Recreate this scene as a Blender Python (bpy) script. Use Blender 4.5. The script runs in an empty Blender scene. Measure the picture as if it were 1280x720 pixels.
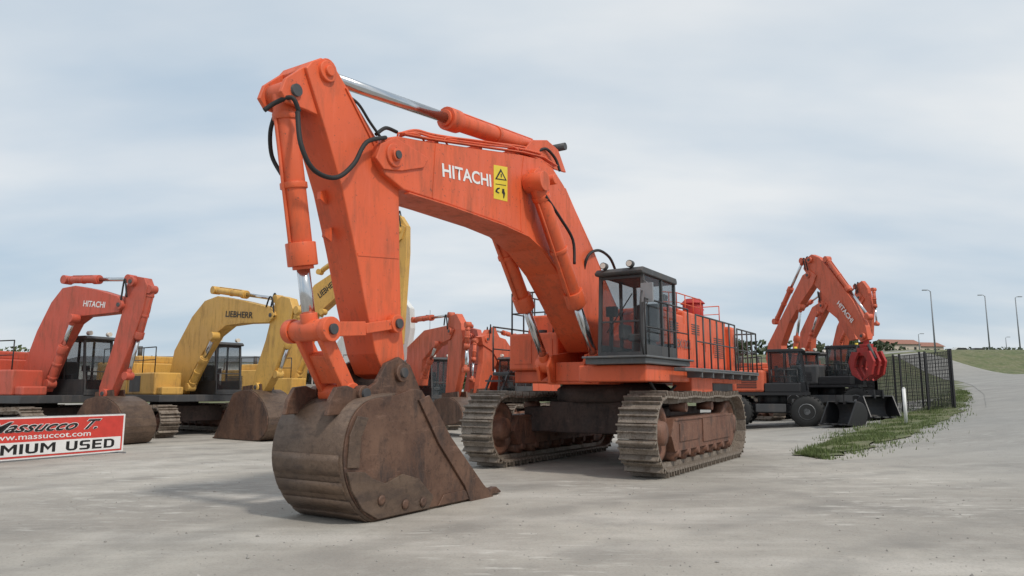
import bpy, bmesh, math, random
from mathutils import Vector, Matrix
from mathutils import noise as mn
random.seed(7)
R=math.radians
FPX=900.0; TH=R(8.1); CH=1.65
CT,ST=math.cos(TH),math.sin(TH)
sc=bpy.context.scene; COL=sc.collection
CAM=Vector((0,0,CH))
def ray(px,py):
    u=(px-640)/FPX; v=(360-py)/FPX
    return Vector((u,CT-v*ST,ST+v*CT))
def sst(a,b,x):
    t=max(0,min(1,(x-a)/(b-a))); return t*t*(3-2*t)
def gz(x,y):
    t=max(0,min(1,(x-9.5)/28.5)); t=t-0.25*t*(1-t)*(1-2*t)
    z=2.85*t*sst(9,24,y)
    k=sst(14,32,x)
    z+=k*(2.7*sst(56,70,y)+max(0,min(y,260)-80)*0.05)
    return z
def gzg(x,y):
    i=math.floor(x); j=math.floor(y); a=x-i; b=y-j
    return gz(i,j)*(1-a)*(1-b)+gz(i+1,j)*a*(1-b)+gz(i,j+1)*(1-a)*b+gz(i+1,j+1)*a*b
def G(px,py):
    d=ray(px,py); t=2.0
    while t<400:
        p=CAM+d*t
        if p.z<=gz(p.x,p.y): break
        t+=0.1
    return CAM+d*t
# ------------------------------------------------------------ materials
def nd(nt,t,**k):
    n=nt.nodes.new(t)
    for a,b in k.items(): setattr(n,a,b)
    return n
def base(name):
    m=bpy.data.materials.new(name); m.use_nodes=True; nt=m.node_tree
    b=nt.nodes['Principled BSDF']; return m,nt,b
def noise(nt,vec,scale,detail=5,rough=.55,stretch=None):
    if stretch:
        mp=nd(nt,'ShaderNodeMapping'); mp.inputs['Scale'].default_value=stretch
        nt.links.new(vec,mp.inputs['Vector']); vec=mp.outputs[0]
    n=nd(nt,'ShaderNodeTexNoise'); n.inputs['Scale'].default_value=scale
    n.inputs['Detail'].default_value=detail; n.inputs['Roughness'].default_value=rough
    nt.links.new(vec,n.inputs['Vector']); return n.outputs['Fac']
def ramp(nt,fac,a,b,va=0,vb=1):
    n=nd(nt,'ShaderNodeMapRange'); n.clamp=True
    for i,v in zip((1,2,3,4),(a,b,va,vb)): n.inputs[i].default_value=v
    nt.links.new(fac,n.inputs[0]); return n.outputs[0]
def mix(nt,fac,a,b):
    n=nd(nt,'ShaderNodeMix',data_type='RGBA')
    for s,v in ((0,fac),(6,a),(7,b)):
        if hasattr(v,'links'): nt.links.new(v,n.inputs[s])
        elif s==0: n.inputs[0].default_value=v
        else: n.inputs[s].default_value=(*v,1)
    return n.outputs[2]
def mul(nt,a,b):
    n=nd(nt,'ShaderNodeMath',operation='MULTIPLY')
    for i,v in enumerate((a,b)):
        if hasattr(v,'links'): nt.links.new(v,n.inputs[i])
        else: n.inputs[i].default_value=v
    return n.outputs[0]
def bump(nt,b,h,strength,dist=.02):
    n=nd(nt,'ShaderNodeBump'); n.inputs['Strength'].default_value=strength; n.inputs['Distance'].default_value=dist
    nt.links.new(h,n.inputs['Height']); nt.links.new(n.outputs[0],b.inputs['Normal'])
def paint(name,c,c2=None,rough=.45,grime=.45,chips=.6,grimec=(.12,.07,.045),metal=0):
    m,nt,b=base(name); tc=nd(nt,'ShaderNodeTexCoord').outputs['Object']
    c2=c2 or tuple(x*.7 for x in c)
    n1=noise(nt,tc,1.1,6); col=mix(nt,ramp(nt,n1,.35,.68),c,c2)
    n6=noise(nt,tc,.55,8,.65,(1.3,1.3,.8)); col=mix(nt,mul(nt,ramp(nt,n6,.5,.7),.25),col,tuple(min(1,x*.95+.05) for x in c))
    n2=noise(nt,tc,2.4,10,.7,(1.8,1.8,.4)); g=mul(nt,ramp(nt,n2,.5,.72),grime)
    col=mix(nt,g,col,grimec)
    n4=noise(nt,tc,5,8,.7,(2.5,2.5,.25)); col=mix(nt,mul(nt,ramp(nt,n4,.56,.7),grime*.6),col,tuple(min(1,x*1.0+.08) for x in c))
    n3=noise(nt,tc,14,6,.7); ch=mul(nt,ramp(nt,n3,.62,.67),chips); col=mix(nt,ch,col,(.09,.05,.035))
    nt.links.new(col,b.inputs['Base Color'])
    nt.links.new(ramp(nt,n2,.3,.75,rough-.08,rough+.3),b.inputs['Roughness'])
    b.inputs['Metallic'].default_value=metal
    bump(nt,b,noise(nt,tc,7,6,.6),.12,.02)
    return m
def plain(name,c,rough=.5,metal=0,var=.15):
    m,nt,b=base(name); tc=nd(nt,'ShaderNodeTexCoord').outputs['Object']
    col=mix(nt,ramp(nt,noise(nt,tc,5,5),.3,.7),c,tuple(x*(1-var) for x in c))
    nt.links.new(col,b.inputs['Base Color']); b.inputs['Roughness'].default_value=rough; b.inputs['Metallic'].default_value=metal
    return m
def rusty(name,c,c2,c3,rough=.75,scale=1.5,metal=.2,stretch=(1,1,.4)):
    m,nt,b=base(name); tc=nd(nt,'ShaderNodeTexCoord').outputs['Object']
    n1=noise(nt,tc,scale,9,.68); n2=noise(nt,tc,scale*2.2,9,.72,stretch); n3=noise(nt,tc,scale*9,6,.7)
    col=mix(nt,ramp(nt,n1,.38,.62),c,c2); col=mix(nt,mul(nt,ramp(nt,n2,.48,.64),.9),col,c3)
    col=mix(nt,mul(nt,ramp(nt,n3,.52,.7),.6),col,tuple(x*.3 for x in c))
    n5=noise(nt,tc,scale*3,8,.75,(.4,1.2,2.2)); col=mix(nt,mul(nt,ramp(nt,n5,.58,.68),.5),col,tuple(min(1,x*1.5+.03) for x in c2))
    nt.links.new(col,b.inputs['Base Color']); b.inputs['Metallic'].default_value=metal
    nt.links.new(ramp(nt,n2,.3,.7,rough-.2,rough+.12),b.inputs['Roughness'])
    bump(nt,b,n3,.4,.02); return m
M={}
M['orange']=paint('orange_paint',(.72,.118,.036),(.62,.105,.038),.42,.5,.7)
M['orange_bg']=paint('faded_orange_paint',(.62,.11,.045),(.52,.105,.05),.45,.6,.6)
M['red_bg']=paint('dull_red_paint',(.55,.09,.05),(.45,.088,.052),.45,.6,.6)
M['yellow']=paint('mustard_paint',(.66,.39,.085),(.55,.32,.08),.45,.55,.6)
M['white_paint']=paint('white_paint',(.68,.69,.68),(.58,.58,.56),.45,.3,.2,(.25,.22,.18))
M['redhot']=paint('red_paint',(.4,.025,.022),(.3,.02,.018),.6,.5,.6)
M['dark']=paint('dark_grey_paint',(.045,.048,.052),(.065,.065,.066),.5,.5,.3,(.15,.12,.1))
M['black']=plain('black_paint',(.018,.018,.02),.45)
M['grey']=paint('grey_paint',(.12,.128,.135),(.095,.1,.105),.5,.5,.3,(.2,.17,.14))
M['rubber']=plain('rubber',(.018,.018,.018),.7)
M['chrome']=plain('chrome',(.62,.64,.66),.18,1.0,.1)
M['steel']=rusty('bucket_steel',(.105,.055,.037),(.18,.1,.066),(.05,.036,.032),.6,1.3,.25)
M['steelshell']=rusty('worn_bucket_shell',(.16,.108,.076),(.11,.072,.052),(.075,.052,.042),.58,1.5,.3,(.5,.5,1.5))
M['track']=rusty('track_steel',(.2,.165,.135),(.31,.265,.22),(.12,.085,.06),.65,3,.25)
M['trackframe']=rusty('track_frame_rust',(.16,.068,.042),(.2,.1,.065),(.08,.052,.042),.7,1.6,.1)
M['under']=rusty('dark_underside',(.05,.035,.03),(.08,.05,.04),(.03,.025,.024),.8,1.5,0)  # very dark mottled brown for carbodies and slew ring
M['white']=plain('white_lettering',(.8,.8,.79),.5,0,.08)
M['blk']=plain('black_lettering',(.012,.012,.012),.5)
M['signyel']=plain('yellow_sticker',(.8,.6,.04),.45)
M['signred']=plain('red_banner',(.66,.06,.045),.5,0,.2)
M['galv']=plain('galvanised_steel',(.33,.34,.35),.5,.6)
M['bluegrey']=plain('lamp_grey',(.22,.24,.26),.5)
M['wall']=plain('plaster_wall',(.55,.48,.4),.8)
M['roof']=plain('roof_tiles',(.3,.14,.1),.8)
M['leaf']=plain('foliage',(.06,.085,.035),.7,0,.5)
M['leaf2']=plain('spring_foliage',(.1,.13,.05),.7,0,.4)
M['bark']=plain('bark',(.09,.07,.05),.9)
M['grass']=plain('grass_blades',(.14,.19,.06),.8,0,.45)
M['lens']=plain('light_lens',(.75,.72,.65),.2)
def glassm():
    m,nt,b=base('tinted_glass')
    b.inputs['Base Color'].default_value=(.03,.04,.043,1); b.inputs['Roughness'].default_value=.03
    b.inputs['Alpha'].default_value=.26; b.inputs['IOR'].default_value=1.7; return m
M['glass']=glassm()
def groundm():
    m,nt,b=base('dusty_asphalt'); tc=nd(nt,'ShaderNodeTexCoord').outputs['Object']
    big=noise(nt,tc,.16,7,.62); mid=noise(nt,tc,.75,8,.66); fine=noise(nt,tc,30,4,.75); med=noise(nt,tc,6,6,.7)
    st=noise(nt,tc,.5,7,.65,(.35,1.6,1))
    col=mix(nt,ramp(nt,big,.4,.6),(.29,.268,.238),(.43,.40,.352))
    col=mix(nt,mul(nt,ramp(nt,mid,.45,.7),.55),col,(.255,.236,.21))
    col=mix(nt,mul(nt,ramp(nt,st,.5,.64),.6),col,(.51,.48,.435))
    col=mix(nt,mul(nt,ramp(nt,noise(nt,tc,.3,7,.65),.54,.68),.6),col,(.19,.178,.162))
    col=mix(nt,mul(nt,ramp(nt,med,.5,.72),.25),col,(.52,.5,.455))
    n7=noise(nt,tc,2.2,8,.72); col=mix(nt,mul(nt,ramp(nt,n7,.54,.68),.35),col,(.21,.196,.175))
    col=mix(nt,mul(nt,ramp(nt,fine,.5,.72),.5),col,(.17,.158,.142))
    wv=nd(nt,'ShaderNodeTexWave',wave_type='RINGS',rings_direction='Z'); wv.inputs['Scale'].default_value=.16; wv.inputs['Distortion'].default_value=3.2; wv.inputs['Detail'].default_value=3; wv.inputs['Detail Scale'].default_value=.25
    mpw=nd(nt,'ShaderNodeMapping'); mpw.inputs['Location'].default_value=(-22,14,0); nt.links.new(tc,mpw.inputs['Vector']); nt.links.new(mpw.outputs[0],wv.inputs['Vector'])
    tf=mul(nt,ramp(nt,wv.outputs['Fac'],.7,.95),ramp(nt,mid,.38,.58)); col=mix(nt,mul(nt,tf,.4),col,(.2,.188,.17))
    s_=noise(nt,tc,3.2,7,.7,(.5,2.2,1)); lm=mul(nt,ramp(nt,s_,.55,.63),ramp(nt,noise(nt,tc,.22,4,.5),.48,.58)); col=mix(nt,mul(nt,lm,.6),col,(.62,.6,.55))
    sp=nd(nt,'ShaderNodeSeparateXYZ'); nt.links.new(tc,sp.inputs[0])
    ax=nd(nt,'ShaderNodeMath',operation='MULTIPLY_ADD'); nt.links.new(big,ax.inputs[0]); ax.inputs[1].default_value=9; nt.links.new(sp.outputs[0],ax.inputs[2])
    asf=ramp(nt,ax.outputs[0],12,19); gcol=mix(nt,ramp(nt,mid,.4,.65),(.24,.236,.225),(.31,.303,.285)); gcol=mix(nt,mul(nt,ramp(nt,fine,.5,.72),.4),gcol,(.15,.148,.14))
    col=mix(nt,mul(nt,asf,.8),col,gcol)
    nt.links.new(col,b.inputs['Base Color']); b.inputs['Roughness'].default_value=.85
    bump(nt,b,fine,.45,.012); return m
M['ground']=groundm()
def hillm():
    m,nt,b=base('grass_ground'); tc=nd(nt,'ShaderNodeTexCoord').outputs['Object']
    col=mix(nt,ramp(nt,noise(nt,tc,.35,8,.7),.35,.65),(.08,.11,.035),(.14,.14,.065))
    col=mix(nt,mul(nt,ramp(nt,noise(nt,tc,3,6,.7),.46,.62),.55),col,(.22,.19,.13))
    col=mix(nt,mul(nt,ramp(nt,noise(nt,tc,.9,6,.7),.5,.66),.6),col,(.05,.07,.025))
    nt.links.new(col,b.inputs['Base Color']); b.inputs['Roughness'].default_value=.9; return m
M['turf']=hillm()
# ------------------------------------------------------------ mesh builder
class MB:
    def __init__(s): s.bm=bmesh.new()
    def face(s,vs,smooth=False):
        try:
            f=s.bm.faces.new(vs); f.smooth=smooth
        except ValueError: pass
    def V(s,p): return s.bm.verts.new(p)
    def box(s,x0,x1,y0,y1,z0,z1,mat=None):
        c=[Vector((x,y,z)) for x in (x0,x1) for y in (y0,y1) for z in (z0,z1)]
        if mat: c=[mat@v for v in c]
        v=[s.V(p) for p in c]
        for q in ((0,1,3,2),(4,6,7,5),(0,4,5,1),(2,3,7,6),(0,2,6,4),(1,5,7,3)): s.face([v[i] for i in q])
        return s
    def prism(s,pts,y0,y1,ax='y'):
        def mk(p,t):
            return (p[0],t,p[1]) if ax=='y' else ((p[0],p[1],t) if ax=='z' else (t,p[0],p[1]))
        a=[s.V(mk(p,y0)) for p in pts]; b=[s.V(mk(p,y1)) for p in pts]
        s.face(a); s.face(b[::-1]); n=len(pts)
        for i in range(n): s.face([a[i],a[(i+1)%n],b[(i+1)%n],b[i]])
        return s
    def tube(s,a,b,r,r2=None,n=16):
        a=Vector(a); b=Vector(b); r2=r if r2 is None else r2
        d=(b-a).normalized(); u=d.orthogonal().normalized(); w=d.cross(u)
        A=[];B=[]
        for i in range(n):
            t=2*math.pi*i/n; o=u*math.cos(t)+w*math.sin(t)
            A.append(s.V(a+o*r)); B.append(s.V(b+o*r2))
        s.face(A); s.face(B[::-1])
        for i in range(n): s.face([A[i],A[(i+1)%n],B[(i+1)%n],B[i]],True)
        return s
    def beam(s,a,b,w,h=None,up=(0,0,1)):
        a=Vector(a); b=Vector(b); h=h or w; d=(b-a); L=d.length; d.normalize()
        u=Vector(up)
        if abs(d.dot(u))>.98: u=Vector((1,0,0))
        sd=d.cross(u).normalized(); u=sd.cross(d)
        m=Matrix((d,sd,u)).transposed().to_4x4(); m.translation=a
        return s.box(0,L,-w/2,w/2,-h/2,h/2,m)
    def hose(s,pts,r,n=7,sub=6):
        P=[Vector(p) for p in pts]; Q=[]
        for i in range(len(P)-1):
            p0=P[max(i-1,0)];p1=P[i];p2=P[i+1];p3=P[min(i+2,len(P)-1)]
            for k in range(sub):
                t=k/sub; Q.append(.5*((2*p1)+(p2-p0)*t+(2*p0-5*p1+4*p2-p3)*t*t+(3*p1-p0-3*p2+p3)*t**3))
        Q.append(P[-1]); prev=None; u=None
        for i,q in enumerate(Q):
            d=(Q[min(i+1,len(Q)-1)]-Q[max(i-1,0)]).normalized()
            u=d.orthogonal().normalized() if u is None else (u-d*u.dot(d)).normalized()
            w=d.cross(u); ring=[s.V(q+(u*math.cos(6.2832*k/n)+w*math.sin(6.2832*k/n))*r) for k in range(n)]
            if prev:
                for k in range(n): s.face([prev[k],prev[(k+1)%n],ring[(k+1)%n],ring[k]],True)
            else: s.face(ring)
            prev=ring
        s.face(prev[::-1]); return s
    def lathe(s,prof,c,n=24):
        c=Vector(c); rings=[]
        for r,y in prof:
            rings.append([s.V(c+Vector((r*math.cos(6.28318*k/n),y,r*math.sin(6.28318*k/n)))) for k in range(n)])
        for a,b in zip(rings,rings[1:]):
            for k in range(n): s.face([a[k],a[(k+1)%n],b[(k+1)%n],b[k]],True)
        s.face(rings[0]); s.face(rings[-1][::-1]); return s
    def build(s,name,mat,parent=None,bevel=0,norm=True):
        if norm: bmesh.ops.recalc_face_normals(s.bm,faces=s.bm.faces)
        me=bpy.data.meshes.new(name); s.bm.to_mesh(me); s.bm.free(); me.materials.append(mat)
        o=bpy.data.objects.new(name,me); COL.objects.link(o); o.parent=parent
        if bevel:
            b=o.modifiers.new('b','BEVEL'); b.width=bevel; b.segments=2; b.limit_method='ANGLE'; b.angle_limit=R(38)
        return o
def empty(name,loc,rz,label,cat,group=None):
    o=bpy.data.objects.new(name,None); COL.objects.link(o); o.location=loc; o.rotation_euler=(0,0,rz)
    o['label']=label; o['category']=cat
    if group: o['group']=group
    return o
def tag(o,label,cat,group=None):
    o['label']=label; o['category']=cat
    if group: o['group']=group
    return o
def textm(name,body,mat,parent,org,xd,yd,width,height,bold=.02,shear=0,depth=.004):
    cu=bpy.data.curves.new('t','FONT'); cu.body=body; cu.offset=bold; cu.shear=shear; cu.resolution_u=4
    o=bpy.data.objects.new('t',cu); COL.objects.link(o)
    dg=bpy.context.evaluated_depsgraph_get(); dg.update()
    me=bpy.data.meshes.new_from_object(o.evaluated_get(dg)); bpy.data.objects.remove(o)
    xs=[v.co.x for v in me.vertices]; ys=[v.co.y for v in me.vertices]
    x0,x1,y0,y1=min(xs),max(xs),min(ys),max(ys)
    xd=Vector(xd).normalized(); yd=Vector(yd).normalized(); nn=xd.cross(yd)
    for v in me.vertices:
        v.co=Vector(org)+xd*((v.co.x-x0)/(x1-x0)*width)+yd*((v.co.y-y0)/(y1-y0)*height)+nn*depth
    me.name=name; me.materials.clear(); me.materials.append(mat)
    r=bpy.data.objects.new(name,me); COL.objects.link(r); r.parent=parent; return r
# plain block capitals from strokes: each letter = polygons in a 4x6 cell
GL={'P':[[(0,0),(1.2,0),(1.2,6),(0,6)],[(1.2,4.9),(3,4.9),(3,6),(1.2,6)],[(1.2,2.2),(3,2.2),(3,3.3),(1.2,3.3)],[(3,2.2),(3.7,2.6),(4.1,3.3),(4.1,4.9),(3.7,5.6),(3,6),(3,4.9),(3,3.3)]],
'R':[[(0,0),(1.2,0),(1.2,6),(0,6)],[(1.2,4.9),(3,4.9),(3,6),(1.2,6)],[(1.2,2.4),(3,2.4),(3,3.5),(1.2,3.5)],[(3,2.4),(3.7,2.8),(4,3.5),(4,4.9),(3.7,5.6),(3,6),(3,4.9),(3,3.5)],[(1.5,2.4),(2.8,2.4),(4.3,0),(2.9,0)]],
'E':[[(0,0),(1.2,0),(1.2,6),(0,6)],[(1.2,4.9),(3.8,4.9),(3.8,6),(1.2,6)],[(1.2,2.5),(3.5,2.5),(3.5,3.6),(1.2,3.6)],[(1.2,0),(3.8,0),(3.8,1.1),(1.2,1.1)]],
'M':[[(0,0),(1.15,0),(1.15,6),(0,6)],[(4.05,0),(5.2,0),(5.2,6),(4.05,6)],[(1.15,6),(1.15,4.1),(2.6,1.3),(2.6,3.4)],[(4.05,6),(2.6,3.4),(2.6,1.3),(4.05,4.1)]],
'I':[[(0,0),(1.2,0),(1.2,6),(0,6)]],
'U':[[(0,1.4),(1.2,1.4),(1.2,6),(0,6)],[(3,1.4),(4.2,1.4),(4.2,6),(3,6)],[(0,1.4),(.4,.5),(1.2,0),(3,0),(3.8,.5),(4.2,1.4),(3,1.4),(2.6,1.1),(1.6,1.1),(1.2,1.4)]],
'S':[[(.4,0),(3.2,0),(3.9,.6),(4,1.1),(0,1.1),(0,.3)],[(2.8,1.1),(4,1.1),(4,2.8),(3.4,3.5),(2.8,3.5)],[(1.2,2.5),(2.8,2.5),(2.8,3.5),(1.2,3.5)],[(0,3.2),(.6,2.5),(1.2,2.5),(1.2,4.9),(0,4.9)],[(0,4.9),(3.9,4.9),(3.9,5.8),(3.4,6),(.8,6),(.2,5.6)]],
'D':[[(0,0),(1.2,0),(1.2,6),(0,6)],[(1.2,4.9),(2.6,4.9),(2.6,6),(1.2,6)],[(1.2,0),(2.6,0),(2.6,1.1),(1.2,1.1)],[(2.6,0),(3.6,.5),(4.2,1.6),(4.2,4.4),(3.6,5.5),(2.6,6),(2.6,4.9),(3,4.2),(3,1.8),(2.6,1.1)]]}
def blocktext(s_,mat,parent,x0,w,z0,h,y):
    wd=[(max(p[0] for g_ in GL[c] for p in g_) if c!=' ' else 2.2) for c in s_]; tot=sum(wd)+.8*(len(s_)-1); k=w/tot; cx_=0
    for c,cw in zip(s_,wd):
        if c!=' ':
            m=MB()
            for g_ in GL[c]: m.face([m.V((x0+(cx_+a)*k,y,z0+b*h/6)) for a,b in g_])
            bmesh.ops.remove_doubles(m.bm,verts=m.bm.verts,dist=.0005)
            m.build('lettering',mat,parent)
        cx_+=cw+.8
class Fr:
    def __init__(s,X,Y,phi,z=0):
        p=R(phi); s.C=Vector((X,Y,z)); s.H=Vector((-math.sin(p),-math.cos(p),0)); s.L=Vector((math.cos(p),-math.sin(p),0))
        s.rz=math.atan2(s.H.y,s.H.x); d=CAM-s.C; s.c=Vector((d.dot(s.H),d.dot(s.L),d.z))
    def r(s,px,py):
        d=ray(px,py); return Vector((d.dot(s.H),d.dot(s.L),d.z))
    def P(s,px,py,y):
        r=s.r(px,py); t=(y-s.c.y)/r.y; q=s.c+r*t; return (q.x,q.z)
    def V(s,px,py,y):
        a=s.P(px,py,y); return Vector((a[0],y,a[1]))
    def L_(s,l,y): return [s.P(a,b,y) for a,b in l]
def ram(root,A,B,split,y,rb,rr,mat,rodmat,eye=None):
    A=Vector((A[0],y,A[1])); B=Vector((B[0],y,B[1])); d=(B-A); S=A+d*split; n=d.normalized(); eye=eye or rb*1.25
    m=MB(); m.tube(A,S,rb,n=20); m.tube(S-n*rb*1.5,S+n*rb*.5,rb*1.28,n=20); m.tube(S+n*rb*.5,S+n*rb*.8,rb*.9,n=20)
    m.tube(A+n*rb*1.6,A+n*rb*2.2,rb*1.12,n=20); mid=A.lerp(S,.55); m.tube(mid-n*.04,mid+n*.04,rb*1.15,n=20)
    yy=Vector((0,rb*1.25,0)); m.tube(A-yy,A+yy,eye,n=18)
    sd=n.cross(Vector((0,1,0)))*rb*1.15
    m.tube(A+n*rb*2.2+sd,S-n*rb+sd,rb*.16,n=8)
    o=m.build('hydraulic_cylinder',mat,root,.008 if rb>.1 else 0)
    m=MB(); m.tube(S,B,rr,n=16); m.build('piston_rod',rodmat,o)
    m=MB(); m.tube(B-yy,B+yy,eye*.95,n=18); m.tube(B-n*eye*1.5,B,rr*1.3,n=16); m.build('rod_clevis',mat,o,.006 if rb>.1 else 0)
    return o
def shoe_into(m,p,w,mat4,t):
    m.box(-p*.47,p*.47,-w/2,w/2,-t,0,mat4); m.box(-p*.45,-p*.33,-w/2,w/2,0,t*2.1,mat4); m.box(-p*.02,p*.07,-w/2,w/2,0,t*1.4,mat4)
def track_path(xh,Rr,z0,n):
    Lp=4*xh+2*math.pi*Rr; out=[]
    for i in range(n):
        s=i*Lp/n
        if s<2*xh: out.append((-xh+s,z0+Rr-.03*math.sin(math.pi*3*s/(2*xh))**2,0.0))
        elif s<2*xh+math.pi*Rr:
            a=(s-2*xh)/Rr; out.append((xh+Rr*math.sin(a),z0+Rr*math.cos(a),a))
        elif s<4*xh+math.pi*Rr: out.append((xh-(s-2*xh-math.pi*Rr),z0-Rr,math.pi))
        else:
            a=(s-4*xh-math.pi*Rr)/Rr+math.pi; out.append((-xh+Rr*math.sin(a),z0+Rr*math.cos(a),a))
    return out,Lp/n
def crawler(root,xh,Rr,yc,w,n,detail,fm,tm,sc_=1):
    t=.045*sc_; z0=Rr+t*2.4; path,p=track_path(xh,Rr,z0,n)
    m=MB()
    for k in range(n):
        x,z,a=path[k]; mt=Matrix.Translation((x,yc,z))@Matrix.Rotation(a,4,'Y')
        for sy in (-1,1): m.box(-p*.5,p*.5,sy*w*.17-.04*sc_,sy*w*.17+.04*sc_,-.14*sc_,-t-.002,mt)
        if not detail: shoe_into(m,p,w,mt,t)
    tr=m.build('crawler_track',tm,root)
    if detail:
        sm=MB(); shoe_into(sm,p,w,None,t); s0=sm.build('track_shoe',tm,tr,.006)
        for k in range(n):
            o=s0 if k==0 else s0.copy()
            if k: COL.objects.link(o); o.parent=tr
            x,z,a=path[k]; o.location=(x,yc,z); o.rotation_euler=(0,a,0)
    m=MB(); h=Rr*.5
    m.prism([(-xh*.92,z0-h*1.05),(xh*.8,z0-h*1.05),(xh*.88,z0-h*.2),(xh*.8,z0+h*.75),(-xh*.75,z0+h*.8),(-xh*.92,z0+h*.3)],yc-w*.36,yc+w*.40)
    if detail:
        m.box(-1.9,.2,yc+w*.40,yc+w*.40+.025,z0-.28,z0+.22); m.box(.5,1.7,yc+w*.40,yc+w*.40+.02,z0-.2,z0+.16)
        m.box(-xh*.9,xh*.8,yc+w*.40,yc+w*.43,z0+h*.62,z0+h*.75)
    m.build('track_frame',fm,root,.02*sc_)
    for nm,xx,rr in (('idler_wheel',xh,Rr-.15*sc_),('drive_sprocket',-xh,Rr-.15*sc_)):
        m=MB(); m.lathe([(rr*.15,-w*.38),(rr*.4,-w*.36),(rr*.45,-w*.12),(rr*.7,-w*.12),(rr*.75,-w*.2),(rr*.9,-w*.2),(rr,-w*.18),(rr,w*.18),(rr*.9,w*.2),(rr*.75,w*.21),(rr*.7,w*.12),(rr*.45,w*.12),(rr*.4,w*.36),(rr*.15,w*.38)],(xx,yc,z0),28)
        m.build(nm,fm,tr)
    nr=7
    for k in range(nr):
        m=MB(); xx=-xh*.78+k*xh*1.5/(nr-1); zz=z0-Rr+.3*sc_
        m.lathe([(.07*sc_,-w*.4),(.08*sc_,-w*.3),(.16*sc_,-w*.3),(.16*sc_,w*.3),(.08*sc_,w*.3),(.07*sc_,w*.43)],(xx,yc,zz),14); m.build('track_roller',fm,root)
    for xx in (-xh*.4,xh*.35):
        m=MB(); m.tube((xx,yc-w*.2,z0+Rr-.25*sc_),(xx,yc+w*.25,z0+Rr-.25*sc_),.1*sc_,n=12); m.build('carrier_roller',fm,root)
def cab(root,x0,x1,y0,y1,z0,z1,fm,gm,lean=.12,lower=.3,p=.07):
    m=MB(); zl=z0+(z1-z0)*lower; xt=x1-lean
    m.box(x0,x1,y0,y1,z0,z0+.08)
    m.box(x0,x1,y1-.05,y1,z0+.08,zl); m.box(x0,x1,y0,y0+.05,z0+.08,zl); m.box(x0,x0+.05,y0+.05,y1-.05,z0+.08,zl+.1)
    m.box(x1-.05,x1,y0+.05,y1-.05,z0+.08,z0+(zl-z0)*.35)
    for y in (y0+p/2,y1-p/2):
        m.beam((x1-p/2,y,z0+.05),(xt-p/2,y,z1),p); m.beam((x0+p/2,y,z0+.05),(x0+p/2,y,z1),p)
        xm=x0+(x1-x0)*.42; m.beam((xm,y,zl),(xm,y,z1),p*.9)
    m.beam((xt-p/2,y0,z1-.06),(xt-p/2,y1,z1-.06),p*.8)
    zm=z0+(z1-z0)*.42; xm_=x1-lean*.42-p/2; m.beam((xm_,y0,zm),(xm_,y1,zm),p*.55)
    fr=m.build('cab_frame',fm,root,.008)
    m=MB(); m.prism([(x0-.04,z1-.02),(xt+.12,z1-.02),(xt+.16,z1+.03),(xt+.05,z1+.11),(x0,z1+.11),(x0-.04,z1+.05)],y0-.03,y1+.03); m.build('cab_roof',fm,root,.02)
    for y in (y0+.03,y1-.03):
        m=MB(); xm=x0+(x1-x0)*.42
        m.prism([(x0+p,zl),(xm-p*.45,zl),(xm-p*.45,z1-.02),(x0+p,z1-.02)],y-.004,y+.004); m.build('side_window',gm,root)
        m=MB(); m.prism([(xm+p*.45,zl),(x1-p-.02,zl),(xt-p,z1-.02),(xm+p*.45,z1-.02)],y-.004,y+.004); m.build('door_window',gm,root)
    m=MB(); zf=z0+(zl-z0)*.35; a=lean/(z1-z0)
    m.prism([(x1-.03-a*(zf-z0),zf),(x1-.022-a*(zf-z0),zf),(xt-.022,z1-.02),(xt-.03,z1-.02)],y0+p,y1-p); m.build('windscreen',gm,root)
    m=MB(); m.box(x0+.02,x0+.03,y0+p,y1-p,zl+.1,z1-.02); m.build('rear_window',gm,root)
    ym=(y0+y1)/2; xm=x0+(x1-x0)*.35
    m=MB(); m.box(xm-.25,xm+.25,ym-.25,ym+.25,z0+.35,z0+.5); m.box(xm-.32,xm-.2,ym-.24,ym+.24,z0+.5,z0+1.15); m.box(xm-.1,xm+.35,ym-.42,ym-.3,z0+.4,z0+.7)
    m.box(xm-.2,xm+.2,ym-.2,ym+.2,z0+.08,z0+.35); m.build('driver_seat',M['grey'],root,.03)
    m=MB(); m.beam((x1-.25,ym-.3,z0+.1),(x1-.3,ym-.3,z0+.85),.06); m.box(x1-.4,x1-.25,ym-.4,ym-.2,z0+.8,z0+1.0); m.build('control_console',M['black'],root)
    return fr
def bucket(root,prof,hw,sm,shm,th=.05):
    prof=[(x,max(z,.03)) for x,z in prof]
    m=MB(); a=[m.V((x,-hw,z)) for x,z in prof]; b=[m.V((x,hw,z)) for x,z in prof]
    for i in range(len(prof)-1): m.face([a[i],a[i+1],b[i+1],b[i]])
    o=m.build('bucket_shell',shm,root,norm=False); s=o.modifiers.new('s','SOLIDIFY'); s.thickness=th; s.offset=0
    for sy in (-1,1):
        m=MB(); m.prism(prof,sy*hw-th/2*sy,sy*(hw+th*.6)); m.build('bucket_side_plate',sm,root,.01)
    lx,lz=prof[-1]; px_,pz_=prof[-2]; d=Vector((lx-px_,0,lz-pz_)).normalized()
    for k in range(4):
        y=-hw*.85+k*hw*1.7/3; m=MB(); m.beam(Vector((lx,y,lz))-d*.08,Vector((lx,y,lz))+d*.16,.1,.05); m.build('bucket_tooth',sm,root)
    return o
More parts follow.
